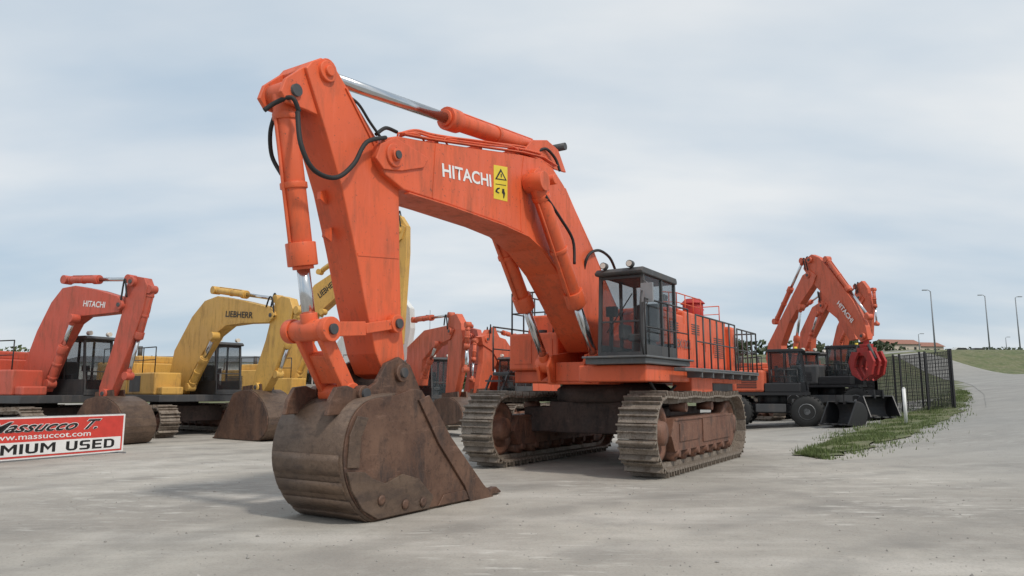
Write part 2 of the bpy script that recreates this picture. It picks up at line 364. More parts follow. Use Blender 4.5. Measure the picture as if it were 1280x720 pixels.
def sm_prof(pts,sub=4):
    out=[]
    for i in range(len(pts)-1):
        p0=Vector(pts[max(i-1,0)]);p1=Vector(pts[i]);p2=Vector(pts[i+1]);p3=Vector(pts[min(i+2,len(pts)-1)])
        for k in range(sub):
            t=k/sub; q=.5*((2*p1)+(p2-p0)*t+(2*p0-5*p1+4*p2-p3)*t*t+(3*p1-p0-3*p2+p3)*t**3); out.append((q.x,q.y))
    out.append(tuple(pts[-1])); return out
def rail(m,pts,h,r=.022,mid=True,step=1.0):
    for a,b in zip(pts,pts[1:]):
        a=Vector(a); b=Vector(b); n=max(1,round((b-a).length/step))
        for k in range(n+1):
            p=a.lerp(b,k/n); m.tube(p,p+Vector((0,0,h)),r,n=8)
        m.tube(a+Vector((0,0,h)),b+Vector((0,0,h)),r,n=8)
        if mid: m.tube(a+Vector((0,0,h*.5)),b+Vector((0,0,h*.5)),r*.8,n=8)
# ============================================================ MAIN EXCAVATOR
F=Fr(2.43,17.32,32)
X=empty('mining_excavator',F.C,F.rz,'huge orange crawler excavator, nearest and largest, its worn brown bucket resting on the ground','excavator')
OR=M['orange']
for yc in (-1.78,1.85): crawler(X,2.45,.72,yc,.78,48,True,M['trackframe'],M['track'])
m=MB(); m.prism([(-1.5,-1.6),(1.5,-1.6),(1.1,-.9),(1.1,.9),(1.5,1.6),(-1.5,1.6),(-1.1,.9),(-1.1,-.9)],.72,1.28,'z'); m.box(-1.2,1.2,-1.1,1.1,.7,1.4); m.build('carbody',M['under'],X,.03)
m=MB(); m.lathe([(1.3,0),(1.35,.05),(1.35,.3),(1.2,.42)],(0,0,0),40)
ring=m.build('slew_ring',M['under'],X); ring.rotation_euler=(R(90),0,0); ring.location=(0,0,1.38)
m=MB(); m.box(-3.7,2.15,-.62,.62,1.78,2.12); m.box(-3.7,1.6,-1.8,-.62,1.82,2.1); m.box(-3.7,3.1,.62,2.05,1.82,2.14)
m.build('main_frame',M['orange'],X,.03)
for sy in (-1,1):
    m=MB(); m.prism([(-.2,2.1),(.1,2.75),(.55,3.0),(1.0,2.85),(1.5,2.5),(2.35,2.4),(2.5,2.15),(2.4,1.82),(2.0,1.8)],sy*.42-.03,sy*.42+.03)
    m.prism([(1.7,2.05),(1.9,2.38),(2.2,2.42),(2.4,2.15),(2.3,1.85)],sy*.72-.03,sy*.72+.03); m.tube((2.03,sy*.4,2.18),(2.03,sy*.8,2.18),.1); m.build('boom_mount',OR,X,.01)
m=MB(); m.box(2.0,2.2,-.38,.38,1.85,2.25); m.build('front_crossmember',OR,X,.01)
m=MB(); m.tube((.5,-.5,2.72),(.5,.5,2.72),.13); m.build('boom_pin',M['dark'],X)
m=MB(); m.box(-4.0,-.5,-1.6,1.6,2.1,3.52); m.box(-.5,.75,.75,1.6,2.1,3.4); 
eh=m.build('engine_house',OR,X,.05)
xx=-3.85
for i,wd_ in enumerate((1.3,.7,1.2,.9)):
    m=MB(); m.box(xx,xx+wd_-.04,1.6,1.608,2.22,3.42 if i!=3 else 3.2); m.tube((xx+.06,1.608,2.8),(xx+.06,1.63,2.8),.025,n=8)
    m.beam((xx+wd_-.15,1.63,2.6),(xx+wd_-.15,1.63,2.85),.02); m.build('access_door',OR,eh,.004); xx+=wd_
for x0,x1,z0,nn in ((-3.6,-2.8,2.5,10),(-1.6,-1.0,3.0,5),(-.05,.5,2.95,5)):
    m=MB()
    for i in range(nn): m.box(x0,x1,1.606,1.618,z0+i*.055,z0+.02+i*.055)
    m.build('louvre',M['dark'],eh)
m=MB(); m.box(-3.6,-1.2,-1.2,1.0,3.52,3.72); m.box(-1.1,-.2,-1.0,.9,3.52,3.62); m.build('engine_hood',OR,eh,.03)
m=MB(); m.tube((-2.9,1.05,3.5),(-2.9,1.05,3.95),.27,n=24); m.tube((-2.9,1.05,3.95),(-2.9,1.05,4.08),.33,.2,n=24); m.build('air_cleaner',M['redhot'],eh,.01)
m=MB(); m.tube((-3.6,.9,3.5),(-3.6,.9,3.85),.2,n=20); m.tube((-3.6,.9,3.85),(-3.6,.9,3.93),.24,.18,n=20); m.build('air_cleaner',OR,eh,.01)
m=MB(); m.tube((-2.1,.5,3.6),(-2.1,.5,4.0),.13); m.tube((-2.1,.5,3.95),(-2.2,.5,4.12),.11); m.build('exhaust_pipe',M['dark'],eh,.01)
m=MB(); rail(m,[(.6,1.45,3.4),(-.45,1.45,3.5),(-2.3,1.45,3.52)],.45,.014,True,.7); m.build('roof_handrail',OR,eh)
m=MB(); rail(m,[(-3.95,1.45,3.52),(-3.95,-1.4,3.52)],.45,.014,True,.7); m.build('roof_handrail',OR,eh)
m=MB(); m.prism([(-4.0,-1.75),(-4.0,1.75),(-4.45,1.75),(-4.8,1.3),(-4.88,0),(-4.8,-1.3),(-4.45,-1.75)],1.95,3.4,'z'); m.build('counterweight',OR,X,.08)
# right hand body in front of the engine house
m=MB(); m.box(-.5,1.75,-1.85,-.56,2.1,2.95); m.box(-.5,.9,-1.85,-.56,2.95,3.45); tk=m.build('fuel_tank',OR,X,.05)
m=MB(); m.box(1.75,1.765,-1.7,-1.25,2.25,2.8); m.build('access_door',OR,tk,.004)
m=MB(); m.box(1.75,1.765,-1.15,-.7,2.25,2.8); m.build('access_door',OR,tk,.004)
m=MB(); m.tube((1.3,-1.2,2.95),(1.3,-1.2,3.05),.1,n=14); m.build('filler_cap',M['dark'],tk)
m=MB(); m.box(.1,.9,-.95,-.58,3.45,3.85); m.build('valve_box',OR,X,.03)
m=MB(); m.box(.5,1.7,-2.35,-1.88,2.0,2.08); m.box(-3.5,.5,-2.35,-1.88,2.02,2.1); m.build('right_walkway',M['dark'],X,.02)
m=MB()
for i in range(4): m.box(1.75+i*.16,2.0+i*.16,-2.35,-1.9,1.85-i*.3,1.89-i*.3)
m.beam((1.75,-2.35,2.0),(2.5,-2.35,.9),.04); m.beam((1.75,-1.9,2.0),(2.5,-1.9,.9),.04); m.build('front_steps',M['dark'],X)
m=MB(); rail(m,[(1.7,-.7,2.95),(1.7,-1.8,2.95),(-.4,-1.8,2.95)],.95,.02,True,.5); m.build('right_handrail',M['dark'],X)
m=MB(); rail(m,[(1.7,-2.33,2.1),(-3.3,-2.33,2.1)],1.05,.02,True,.8); m.build('right_handrail',M['dark'],X)
m=MB(); m.box(.8,3.35,.9,2.14,2.15,2.26); m.box(.7,3.45,.87,2.2,2.26,2.3); m.build('cab_platform',M['grey'],X,.015)
m=MB(); m.box(-4.15,.8,1.68,2.4,2.06,2.12); m.box(-4.15,1.9,2.16,2.4,2.04,2.11)
for i in range(7): m.box(-4.1+i*.8,-4.05+i*.8,1.68,2.38,1.92,2.06)
m.build('side_walkway',M['grey'],X,.01)
m=MB(); m.box(-3.0,-1.3,1.65,2.0,1.55,1.95); m.build('battery_box',M['dark'],X,.03)
m=MB(); m.box(-.9,.6,1.65,2.1,1.6,2.03); m.build('battery_box',OR,X,.03)
m=MB(); m.tube((-3.6,1.5,1.7),(-.9,1.5,1.7),.09,n=12); m.tube((-1.1,1.8,1.75),(-1.1,1.3,1.75),.12,n=12); m.build('underdeck_pipe',M['trackframe'],X)
m=MB(); m.hose([(2.6,1.9,1.85),(2.2,1.9,1.6),(1.5,1.8,1.55),(.8,1.8,1.75)],.03); m.build('hydraulic_hose',M['rubber'],X)
m=MB(); rail(m,[(1.05,2.37,2.12),(-2.0,2.37,2.12)],1.12,.02,True,.5); m.build('side_handrail',M['dark'],X)
m=MB(); rail(m,[(-2.2,2.37,2.12),(-4.1,2.37,2.12),(-4.1,1.8,2.12)],1.05,.02,True,.45); m.build('side_handrail',M['dark'],X)
m=MB(); rail(m,[(3.4,2.17,2.3),(1.1,2.22,2.3)],1.05,.018,True,1.2); m.hose([(3.38,2.12,2.3),(3.5,2.12,2.6),(3.5,2.12,3.2),(3.35,2.1,3.5)],.018); m.build('cab_handrail',M['black'],X)
cab(X,1.25,3.15,1.08,2.02,2.3,3.9,M['dark'],M['glass'],.1,.14,.062)
m=MB(); m.beam((3.2,1.3,2.75),(3.1,1.8,3.5),.02); m.build('wiper',M['black'],X)
m=MB(); m.box(3.22,3.27,2.04,2.28,3.3,3.66); m.tube((3.05,2.02,3.75),(3.25,2.17,3.66),.012,n=8); m.tube((3.05,2.02,3.2),(3.25,2.17,3.3),.012,n=8); m.build('mirror',M['galv'],X,.02)
for y in (1.25,1.8):
    m=MB(); m.tube((3.1,y,4.07),(3.22,y,4.07),.07); wl=m.build('work_light',M['dark'],X,.005)
    m=MB(); m.tube((3.22,y,4.07),(3.23,y,4.07),.055); m.build('light_lens',M['lens'],wl)
m=MB(); m.box(1.35,1.9,1.25,1.6,4.01,4.1); m.tube((1.4,1.5,4.1),(1.4,1.5,4.2),.06); m.build('roof_unit',M['dark'],X,.02)
# boom
BY=.38
bo=[(470,196),(473,181),(482,172),(497,170),(530,176),(600,186),(650,193),(675,199),(691,210),(705,232),(722,268),(742,312),(758,352),(773,390),(782,420),(770,438),(748,440),(734,416),(717,380),(698,342),(676,311),(654,291),(625,278),(560,255),(505,237),(482,218)]
m=MB(); m.prism(F.L_(bo,BY),-BY,BY); boom=m.build('boom',OR,X,.018)
def strip(poly,y0,y1,w,mat,name,par):
    m=MB(); P=[Vector((a[0],0,a[1])) for a in F.L_(poly,y0)]
    for a,b in zip(P,P[1:]):
        m.beam(a+Vector((0,(y0+y1)/2,0)),b+Vector((0,(y0+y1)/2,0)),abs(y1-y0),w)
    return m.build(name,mat,par)
strip([(505,242),(560,259),(625,282),(656,296),(678,316),(700,347),(719,385)],BY-.06,BY+.035,.02,OR,'edge_flange',boom)
strip([(500,168),(530,174),(600,184),(650,191),(675,197),(692,208)],BY-.06,BY+.035,.02,OR,'edge_flange',boom)
strip([(655,196),(650,240),(652,290)],BY,BY+.008,.035,OR,'weld_seam',boom)
strip([(545,180),(541,248)],BY,BY+.008,.035,OR,'weld_seam',boom)
m=MB()
for (px,py,r,d) in ((490,195,.17,.07),(490,195,.09,.12)):
    v=F.V(px,py,BY); m.tube((v.x,-BY-d,v.z),(v.x,BY+d,v.z),r,n=24)
m.prism(F.L_([(468,198),(474,180),(492,172),(512,184),(534,198),(528,210),(500,214),(478,212)],BY),BY,BY+.035)
m.build('pin_boss',OR,boom,.012)
m=MB(); v=F.V(670,228,BY); m.tube((v.x,-BY-.1,v.z),(v.x,BY+.1,v.z),.26,n=24); m.tube((v.x,-.82,v.z),(v.x,.82,v.z),.1,n=20); m.build('pin_boss',OR,boom,.012)
m=MB(); v=F.V(490,195,BY); m.tube((v.x,BY+.12,v.z),(v.x,BY+.14,v.z),.06,n=16); m.build('pin_cap',M['dark'],boom)
for sy in (-1,1):
    m=MB(); m.prism(F.L_([(640,192),(652,178),(670,178),(684,190),(694,218),(680,214)],0),sy*.24-.025,sy*.24+.025); m.build('cylinder_bracket',OR,boom,.008)
for k,(dy,dz) in enumerate(((.28,0),(.2,-3),(-.2,0))):
    m=MB(); m.hose([F.V(500,170+dz,dy),F.V(520,166+dz,dy),F.V(545,172+dz,dy),F.V(600,180+dz,dy),F.V(650,186+dz,dy),F.V(676,192+dz,dy)],.022); m.build('hydraulic_pipe',OR,boom)
for px,py in ((545,176),(600,183),(645,189)):
    m=MB(); a=F.V(px,py,.3); m.box(a.x-.04,a.x+.04,-.32,.32,a.z-.06,a.z+.02); m.build('pipe_clamp',OR,boom)
m=MB(); m.hose([F.V(497,172,.3),F.V(500,166,.34),F.V(522,168,.34),F.V(530,176,.3)],.015); m.build('grab_rail',OR,boom)
m=MB(); m.hose([F.V(560,182,.3),F.V(563,172,.34),F.V(640,183,.34),F.V(648,194,.3)],.015); m.build('grab_rail',OR,boom)
for y_ in (.36,.28):
    m=MB(); m.tube(F.V(706,236,y_),F.V(770,384,y_),.025,n=8); m.build('hydraulic_pipe',OR,boom)
a=F.P(553,221,BY); b=F.P(614,234,BY); a=Vector((a[0],BY,a[1])); b=Vector((b[0],BY,b[1]))
xd=(b-a).normalized(); yd=Vector((0,1,0)).cross(xd)
textm('lettering','HITACHI',M['white'],boom,a+Vector((0,.003,0)),xd,yd,(b-a).length,.22,.022)
def plate(px,y,mat,name,par,d=.004,base_=0):
    m=MB(); m.prism(F.L_(px,y),y+base_,y+base_+d); return m.build(name,mat,par)
st=plate([(617,206),(634,209),(634,252),(617,248)],BY,M['signyel'],'warning_sticker',boom,.005)
plate([(625.5,211),(633,226),(618.5,224)],BY,M['blk'],'sticker_symbol',st,.003,.006)
plate([(625.5,215),(630.5,224.5),(620.8,223)],BY,M['signyel'],'sticker_symbol',st,.003,.010)
plate([(625,217.5),(626.4,217.7),(626.2,222),(625.2,221.8)],BY,M['blk'],'sticker_symbol',st,.003,.014)
plate([(619,229.5),(632,231.5),(632,232.3),(619,230.3)],BY,M['blk'],'sticker_symbol',st,.003,.006)
plate([(627.5,236),(630,236.5),(630,239),(631,242),(629.7,248),(628.7,248),(628.6,243),(627,241)],BY,M['blk'],'sticker_symbol',st,.003,.006)
plate([(619,238),(621,235),(624,234.5),(624.5,236),(622,237),(621,239),(624,241),(623,242),(619,240)],BY,M['blk'],'sticker_symbol',st,.003,.006)
# arm
AY=.28
ar=[(383,84),(390,76),(402,72),(414,77),(424,92),(448,134),(468,168),(487,200),(499,238),(500,330),(502,400),(506,448),(502,466),(492,474),(480,468),(470,442),(457,380),(444,310),(428,235),(408,165),(391,110)]
m=MB(); m.prism(F.L_(ar,AY),-AY,AY); arm=m.build('arm',OR,X,.018)
m=MB(); v=F.V(408,90,AY); m.tube((v.x,-AY-.05,v.z),(v.x,AY+.05,v.z),.14,n=20); m.tube((v.x,-AY-.09,v.z),(v.x,AY+.09,v.z),.07,n=16); m.build('pin_boss',OR,arm,.01)
m=MB(); v=F.V(490,405,AY); m.tube((v.x,-AY-.1,v.z),(v.x,AY+.1,v.z),.11,n=18); m.build('pin_boss',OR,arm,.01)
for sy in (-1,1):
    m=MB(); m.prism(F.L_([(398,84),(372,86),(350,100),(344,116),(352,130),(378,140),(420,160)],.12),sy*.2-.03,sy*.2+.03); m.build('cylinder_bracket',OR,arm,.01)
strip([(432,110),(452,150),(466,178),(478,208)],AY,AY+.02,.03,OR,'edge_flange',arm)
strip([(447,318),(498,322)],AY,AY+.008,.035,OR,'weld_seam',arm)
for py,px in ((292,404),(245,398)):
    m=MB(); v=F.V(px,py,-.1); m.prism([(v.x-.1,v.z-.1),(v.x+.02,v.z-.05),(v.x+.02,v.z+.05),(v.x-.1,v.z+.1)],-.1,-.04); m.build('lifting_eye',OR,arm)
ram(X,F.P(676,189,0),F.P(398,92,0),.52,0,.155,.09,OR,M['chrome'],.17)
m=MB(); m.tube(F.V(676,189,-.3),F.V(676,189,-.3)+Vector((0,.6,0)),.08); m.build('cylinder_pin',M['dark'],boom)
CY=.60
ta=F.P(670,228,CY); tb=F.P(746,455,CY)
for sy in (-1,1): ram(X,ta,tb,.63,sy*CY,.16,.09,OR,M['chrome'],.185)
ram(X,F.P(354,118,0),F.P(388,413,0),.7,0,.15,.085,OR,M['chrome'],.15)
m=MB(); v=F.V(354,118,0); m.tube((v.x,-.27,v.z),(v.x,.27,v.z),.08); m.build('cylinder_pin',M['dark'],arm)
# linkage
jp=F.V(388,413,0); ap=F.V(490,405,AY); bp=F.V(424,492,.0)
for sy in (-1,1):
    m=MB(); y=sy*.34
    a=Vector((ap.x,y,ap.z)); b=Vector((jp.x,y,jp.z)); c_=a.lerp(b,.5)+Vector((0,0,-.03)); m.beam(a,c_,.08,.14); m.beam(c_,b,.08,.19)
    for q,r in ((a,.13),(b,.16)): m.tube(q-Vector((0,.06,0)),q+Vector((0,.06,0)),r,n=20)
    m.build('idler_link',OR,X,.01)
    for q in (a,b): m=MB(); m.tube(q+Vector((0,sy*.06,0)),q+Vector((0,sy*.1,0)),.07,n=16); m.build('link_pin',M['dark'],X,.005)
b=Vector((bp.x,0,bp.z)); j=Vector((jp.x,0,jp.z)); d=(b-j)
m=MB()
for sy in (-1,1): m.beam(j+Vector((0,sy*.2,0)),b+Vector((0,sy*.2,0)),.09,.22)
m.beam(j+d*.35,j+d*.8,.34,.14); m.tube(j-Vector((0,.28,0)),j+Vector((0,.28,0)),.14,n=20); m.tube(b-Vector((0,.26,0)),b+Vector((0,.26,0)),.15,n=20)
m.build('bucket_link',M['orange'],X,.02)
# bucket
HW=.62
pr=[(494,494),(462,500),(443,516),(432,543),(428,578),(434,610),(448,636),(466,651),(490,659),(530,651),(575,642),(622,632)]
P=F.L_(pr,HW)
P=[(x,max(z,.03) if i>6 else z) for i,(x,z) in enumerate(P)]
prof=sm_prof(P[:9],4)+P[9:]
top=F.L_([(600,606),(560,548),(536,506),(526,488),(514,486)],HW)
m=MB(); a=[m.V((x,-HW,z)) for x,z in prof]; b=[m.V((x,HW,z)) for x,z in prof]
for i in range(len(prof)-1): m.face([a[i],a[i+1],b[i+1],b[i]],True)
bk=m.build('bucket',M['steelshell'],X,norm=False); s=bk.modifiers.new('s','SOLIDIFY'); s.thickness=.06; s.offset=0
for sy in (-1,1):
    m=MB(); m.prism(prof+top,sy*(HW-.03),sy*(HW+.025)); m.build('side_plate',M['steel'],bk,.008)
cut=F.L_([(622,631),(600,604),(560,546),(533,494),(520,500),(545,554),(578,608),(586,632)],HW)
hp=F.L_([(430,590),(436,614),(450,638),(468,652),(492,657),(532,650),(538,620),(520,598),(500,592),(478,604),(462,598),(452,590)],HW)
m0=F.L_([(444,520),(434,545),(431,585),(446,585),(448,548),(458,522)],HW)
m1=F.L_([(545,643),(590,634),(578,612),(552,618)],HW)
for sy in (-1,1):
    m=MB(); m.prism(cut,sy*(HW+.02),sy*(HW+.06)); m.build('side_cutter',M['steel'],bk,.008)
    m=MB(); m.prism([(x,max(z,.035)) for x,z in hp],sy*(HW+.02),sy*(HW+.06)); wp=m.build('wear_plate',M['steelshell'],bk,.008)
    m=MB(); m.prism(m0,sy*(HW+.02),sy*(HW+.05)); m.build('wear_plate',M['steelshell'],bk,.008)
    m=MB(); m.prism([(x,max(z,.035)) for x,z in m1],sy*(HW+.02),sy*(HW+.045)); m.build('wear_plate',M['steel'],bk,.008)
    for px,py in ((472,625),(502,630),(524,627)):
        m=MB(); v=F.V(px,py,HW); m.lathe([(.03,0),(.065,0),(.065,.02),(.03,.02)],(v.x,sy*(HW+.07)-.01,v.z),14); m.build('wear_button',M['steel'],wp)
cx=sum(p[0] for p in prof)/len(prof); cz=sum(p[1] for p in prof)/len(prof); cc=Vector((cx,0,cz))
def shellplate(i0,i1,y0,y1,th,name,mat):
    m=MB(); ra=[];rb=[]
    for i in range(i0,i1+1):
        p=Vector((prof[i][0],0,prof[i][1])); t_=Vector((prof[min(i+1,len(prof)-1)][0]-prof[i-1][0],0,prof[min(i+1,len(prof)-1)][1]-prof[i-1][1]))
        n=Vector((-t_.z,0,t_.x)).normalized()
        if (p-cc).dot(n)<0: n=-n
        ra.append(p+n*.02); rb.append(p+n*(.03+th))
    A=[[m.V((q.x,y,q.z)) for q in ra] for y in (y0,y1)]; B=[[m.V((q.x,y,q.z)) for q in rb] for y in (y0,y1)]
    n_=len(ra)
    for i in range(n_-1):
        m.face([B[0][i],B[0][i+1],B[1][i+1],B[1][i]],True)
        for s_ in (0,1): m.face([A[s_][i],A[s_][i+1],B[s_][i+1],B[s_][i]])
    for i in (0,n_-1): m.face([A[0][i],A[1][i],B[1][i],B[0][i]])
    return m.build(name,mat,bk)
for i0,i1 in ((15,18),(19,21),(22,24),(25,27),(28,30)): shellplate(i0,i1,-HW+.02,HW-.02,.018,'wear_strip',M['steelshell'])
lip=P[-1]
for k in range(5):
    y=-HW+.08+k*(2*HW-.16)/4
    m=MB(); m.prism([(lip[0]+.3,.09),(lip[0]+.3,.02),(lip[0]-.12,.015),(lip[0]-.14,.035),(lip[0],.12)],y-.06,y+.06); m.build('bucket_tooth',M['steel'],bk,.01)
ea=F.L_([(408,520),(412,500),(420,484),(434,482),(452,490),(470,478),(482,454),(498,446),(512,456),(530,500),(500,508),(460,515)],.4)
hx=F.V(496,466,.35)
for sy in (-1,1):
    m=MB(); m.prism(ea,sy*.38-.035,sy*.38+.035)
    for q,r in ((hx,.13),(bp,.11)): m.tube((q.x,sy*.34,q.z),(q.x,sy*.47,q.z),r,n=20)
    m.build('bucket_ear',M['steel'],bk,.012)
e0=prof[3]; e1=top[-2]
m=MB(); m.prism([(e0[0]+.03,e0[1]-.08),(e0[0],e0[1]+.03),(e1[0],e1[1]+.0),(e1[0]+.02,e1[1]-.14)],-HW+.03,HW-.03); m.build('bucket_top_beam',M['steel'],bk,.015)
for q in (hx,bp):
    m=MB(); m.tube((q.x,-.51,q.z),(q.x,.51,q.z),.07,n=16); m.build('bucket_pin',M['dark'],bk,.005)
# hoses
HS=[([F.V(372,140,.3),F.V(376,180,.42),F.V(392,212,.45),F.V(420,222,.45),F.V(442,205,.45),F.V(458,178,.45),F.V(482,172,.4)],.032),
([F.V(345,140,-.1),F.V(338,165,-.2),F.V(340,195,-.3),F.V(352,218,-.15)],.028),
([F.V(470,168,.3),F.V(482,160,.3),F.V(496,165,.25)],.028),
([F.V(330,138,.0),F.V(345,128,.1),F.V(365,122,.28),F.V(374,140,.3)],.03),
([F.V(432,118,.2),F.V(448,130,.3),F.V(462,152,.32),F.V(476,172,.35)],.02),
([F.V(728,345,.3),F.V(735,320,.45),F.V(748,313,.45),F.V(762,322,.45),F.V(770,340,.3)],.032),
([F.V(668,192,.2),F.V(682,186,.3),F.V(694,198,.35),F.V(700,214,.42)],.03),
([F.V(682,245,.75),F.V(700,272,.72),F.V(716,300,.7),F.V(718,330,.72)],.03),
([F.V(640,300,-.3),F.V(655,325,-.3),F.V(668,334,-.4),F.V(678,345,-.5)],.028),
([F.V(700,395,-.3),F.V(690,370,-.3),F.V(682,350,-.2),F.V(684,335,.0)],.028)]
for pts,r in HS:
    H=MB(); H.hose(pts,r); H.build('hydraulic_hose',M['rubber'],X)
m=MB(); m.box(.9,1.4,.42,.8,2.1,2.75); m.build('swing_motor',OR,X,.04)
textm('lettering','EX1200',M['grey'],eh,(.15,1.633,2.62),(-1,0,0),(0,0,1),.95,.2,.01)
# ============================================================ GROUND
xs=[-1500,-800,-400,-200,-120,-90]+[i*1.5 for i in range(-50,-10)]+[i for i in range(-15,90)]+[95,105,120,150,200,300,500,900,1500]
ys=[-60,-30,-15,-5]+[i for i in range(0,100)]+[104,110,120,135,160,200,260,400,700,1500]
xs=sorted(set(xs)); bm=bmesh.new(); g=[[bm.verts.new((x,y,gz(x,y))) for x in xs] for y in ys]
for j in range(len(ys)-1):
    for i in range(len(xs)-1): 
        f=bm.faces.new([g[j][i],g[j][i+1],g[j+1][i+1],g[j+1][i]]); f.smooth=True
me=bpy.data.meshes.new('ground'); bm.to_mesh(me); bm.free(); me.materials.append(M['ground']); me.materials.append(M['turf'])
for p in me.polygons:
    c=p.center
    if (c.x>10 and c.y>54) or c.y>95 or (c.x>20 and c.y>38 and c.x<c.y*.62): p.material_index=1
o=bpy.data.objects.new('ground',me); COL.objects.link(o); o['kind']='structure'
def ribbon(name,Lp,Rp,mat,dz,n=6,sub=8,jit=.12,taper=False):
    def dens(P):
        out=[]
        for a,b in zip(P,P[1:]):
            for k in range(sub): out.append(a.lerp(b,k/sub))
        out.append(P[-1]); return out
    A=dens(Lp);B=dens(Rp); bm=bmesh.new(); rows=[]
    for ri,(a,b) in enumerate(zip(A,B)):
        row=[]; dd=dz if not taper else (-.02+ (dz+.02)*min(1,ri/5))
        for k in range(n+1):
            q=a.lerp(b,k/n)
            if k in (0,n): q=q+Vector((random.uniform(-jit,jit),random.uniform(-jit,jit),0))
            row.append(bm.verts.new((q.x,q.y,gzg(q.x,q.y)+dd)))
        rows.append(row)
    for r0,r1 in zip(rows,rows[1:]):
        for k in range(n): bm.faces.new([r0[k],r0[k+1],r1[k+1],r1[k]]).smooth=True
    bmesh.ops.recalc_face_normals(bm,faces=bm.faces)
    me=bpy.data.meshes.new(name); bm.to_mesh(me); bm.free(); me.materials.append(mat)
    o=bpy.data.objects.new(name,me); COL.objects.link(o); return o
rl=[(13.2,22),(16,25.5),(19.5,30),(24,37),(28.5,45),(32,52),(34.2,58),(35,66),(33,84)]
rr=[(24,22),(27,26),(31,31),(35,38),(38.5,45),(40,51),(39.5,57),(38,66),(35.5,84)]
rd=ribbon('road',[Vector((a,b,0)) for a,b in rl],[Vector((a,b,0)) for a,b in rr],M['ground'],.015,12,9,.0,True); rd['kind']='structure'
gl=[G(1000,570),G(1045,548),G(1098,532),G(1138,516),G(1178,498),G(1202,488)]
gr=[G(1026,574),G(1086,559),G(1138,544),G(1174,528),G(1204,510),G(1213,492)]
vg=ribbon('grass_verge',gl,gr,M['turf'],.03,6,6,.28); vg['kind']='structure'
bm=bmesh.new()
def blade(x,y,z,h,w):
    a=random.uniform(0,6.28); l=random.uniform(-.4,.4)*h
    u=Vector((math.cos(a)*w,math.sin(a)*w,0)); t=Vector((x+math.sin(a)*l,y+math.cos(a)*l,z+h))
    bm.faces.new([bm.verts.new(Vector((x,y,z))-u),bm.verts.new(Vector((x,y,z))+u),bm.verts.new(t)])
for i in range(34000):
    t=random.random()**1.2*(len(gl)-1-1e-4); k=int(t); f_=t-k
    a=gl[k].lerp(gl[k+1],f_); b=gr[k].lerp(gr[k+1],f_); q=a.lerp(b,random.gauss(.45,.34))
    if mn.noise(Vector((q.x*1.3,q.y*1.3,0)))<-.15+.2*random.random(): continue
    blade(q.x,q.y,gz(q.x,q.y),random.uniform(.03,.13)*(1.8 if random.random()<.08 else 1),.014)
me=bpy.data.meshes.new('grass'); bm.to_mesh(me); bm.free(); me.materials.append(M['grass'])
o=bpy.data.objects.new('grass',me); COL.objects.link(o); o['kind']='stuff'; tag(o,'green grass tufts growing along the verge beside the dark mesh fence','grass')
m=MB()
for i in range(2400):
    y=3.2+20*random.random()**1.3; x=random.uniform(-.78,.78)*y; r=random.uniform(.004,.014)*(2.0 if random.random()<.04 else 1)
    c=Vector((x,y,gz(x,y)+r*.3)); vs=[m.V(c+Vector(d)*r*random.uniform(.6,1.3)) for d in ((1,0,0),(0,1,0),(-1,0,0),(0,-1,0),(0,0,.8),(0,0,-.8))]
    for a,b in ((0,1),(1,2),(2,3),(3,0)): m.face([vs[a],vs[b],vs[4]]); m.face([vs[b],vs[a],vs[5]])
o=m.build('gravel',plain('stone',(.42,.4,.37),.85,0,.5)); o['kind']='stuff'; tag(o,'loose grey gravel stones scattered over the dusty yard','gravel')
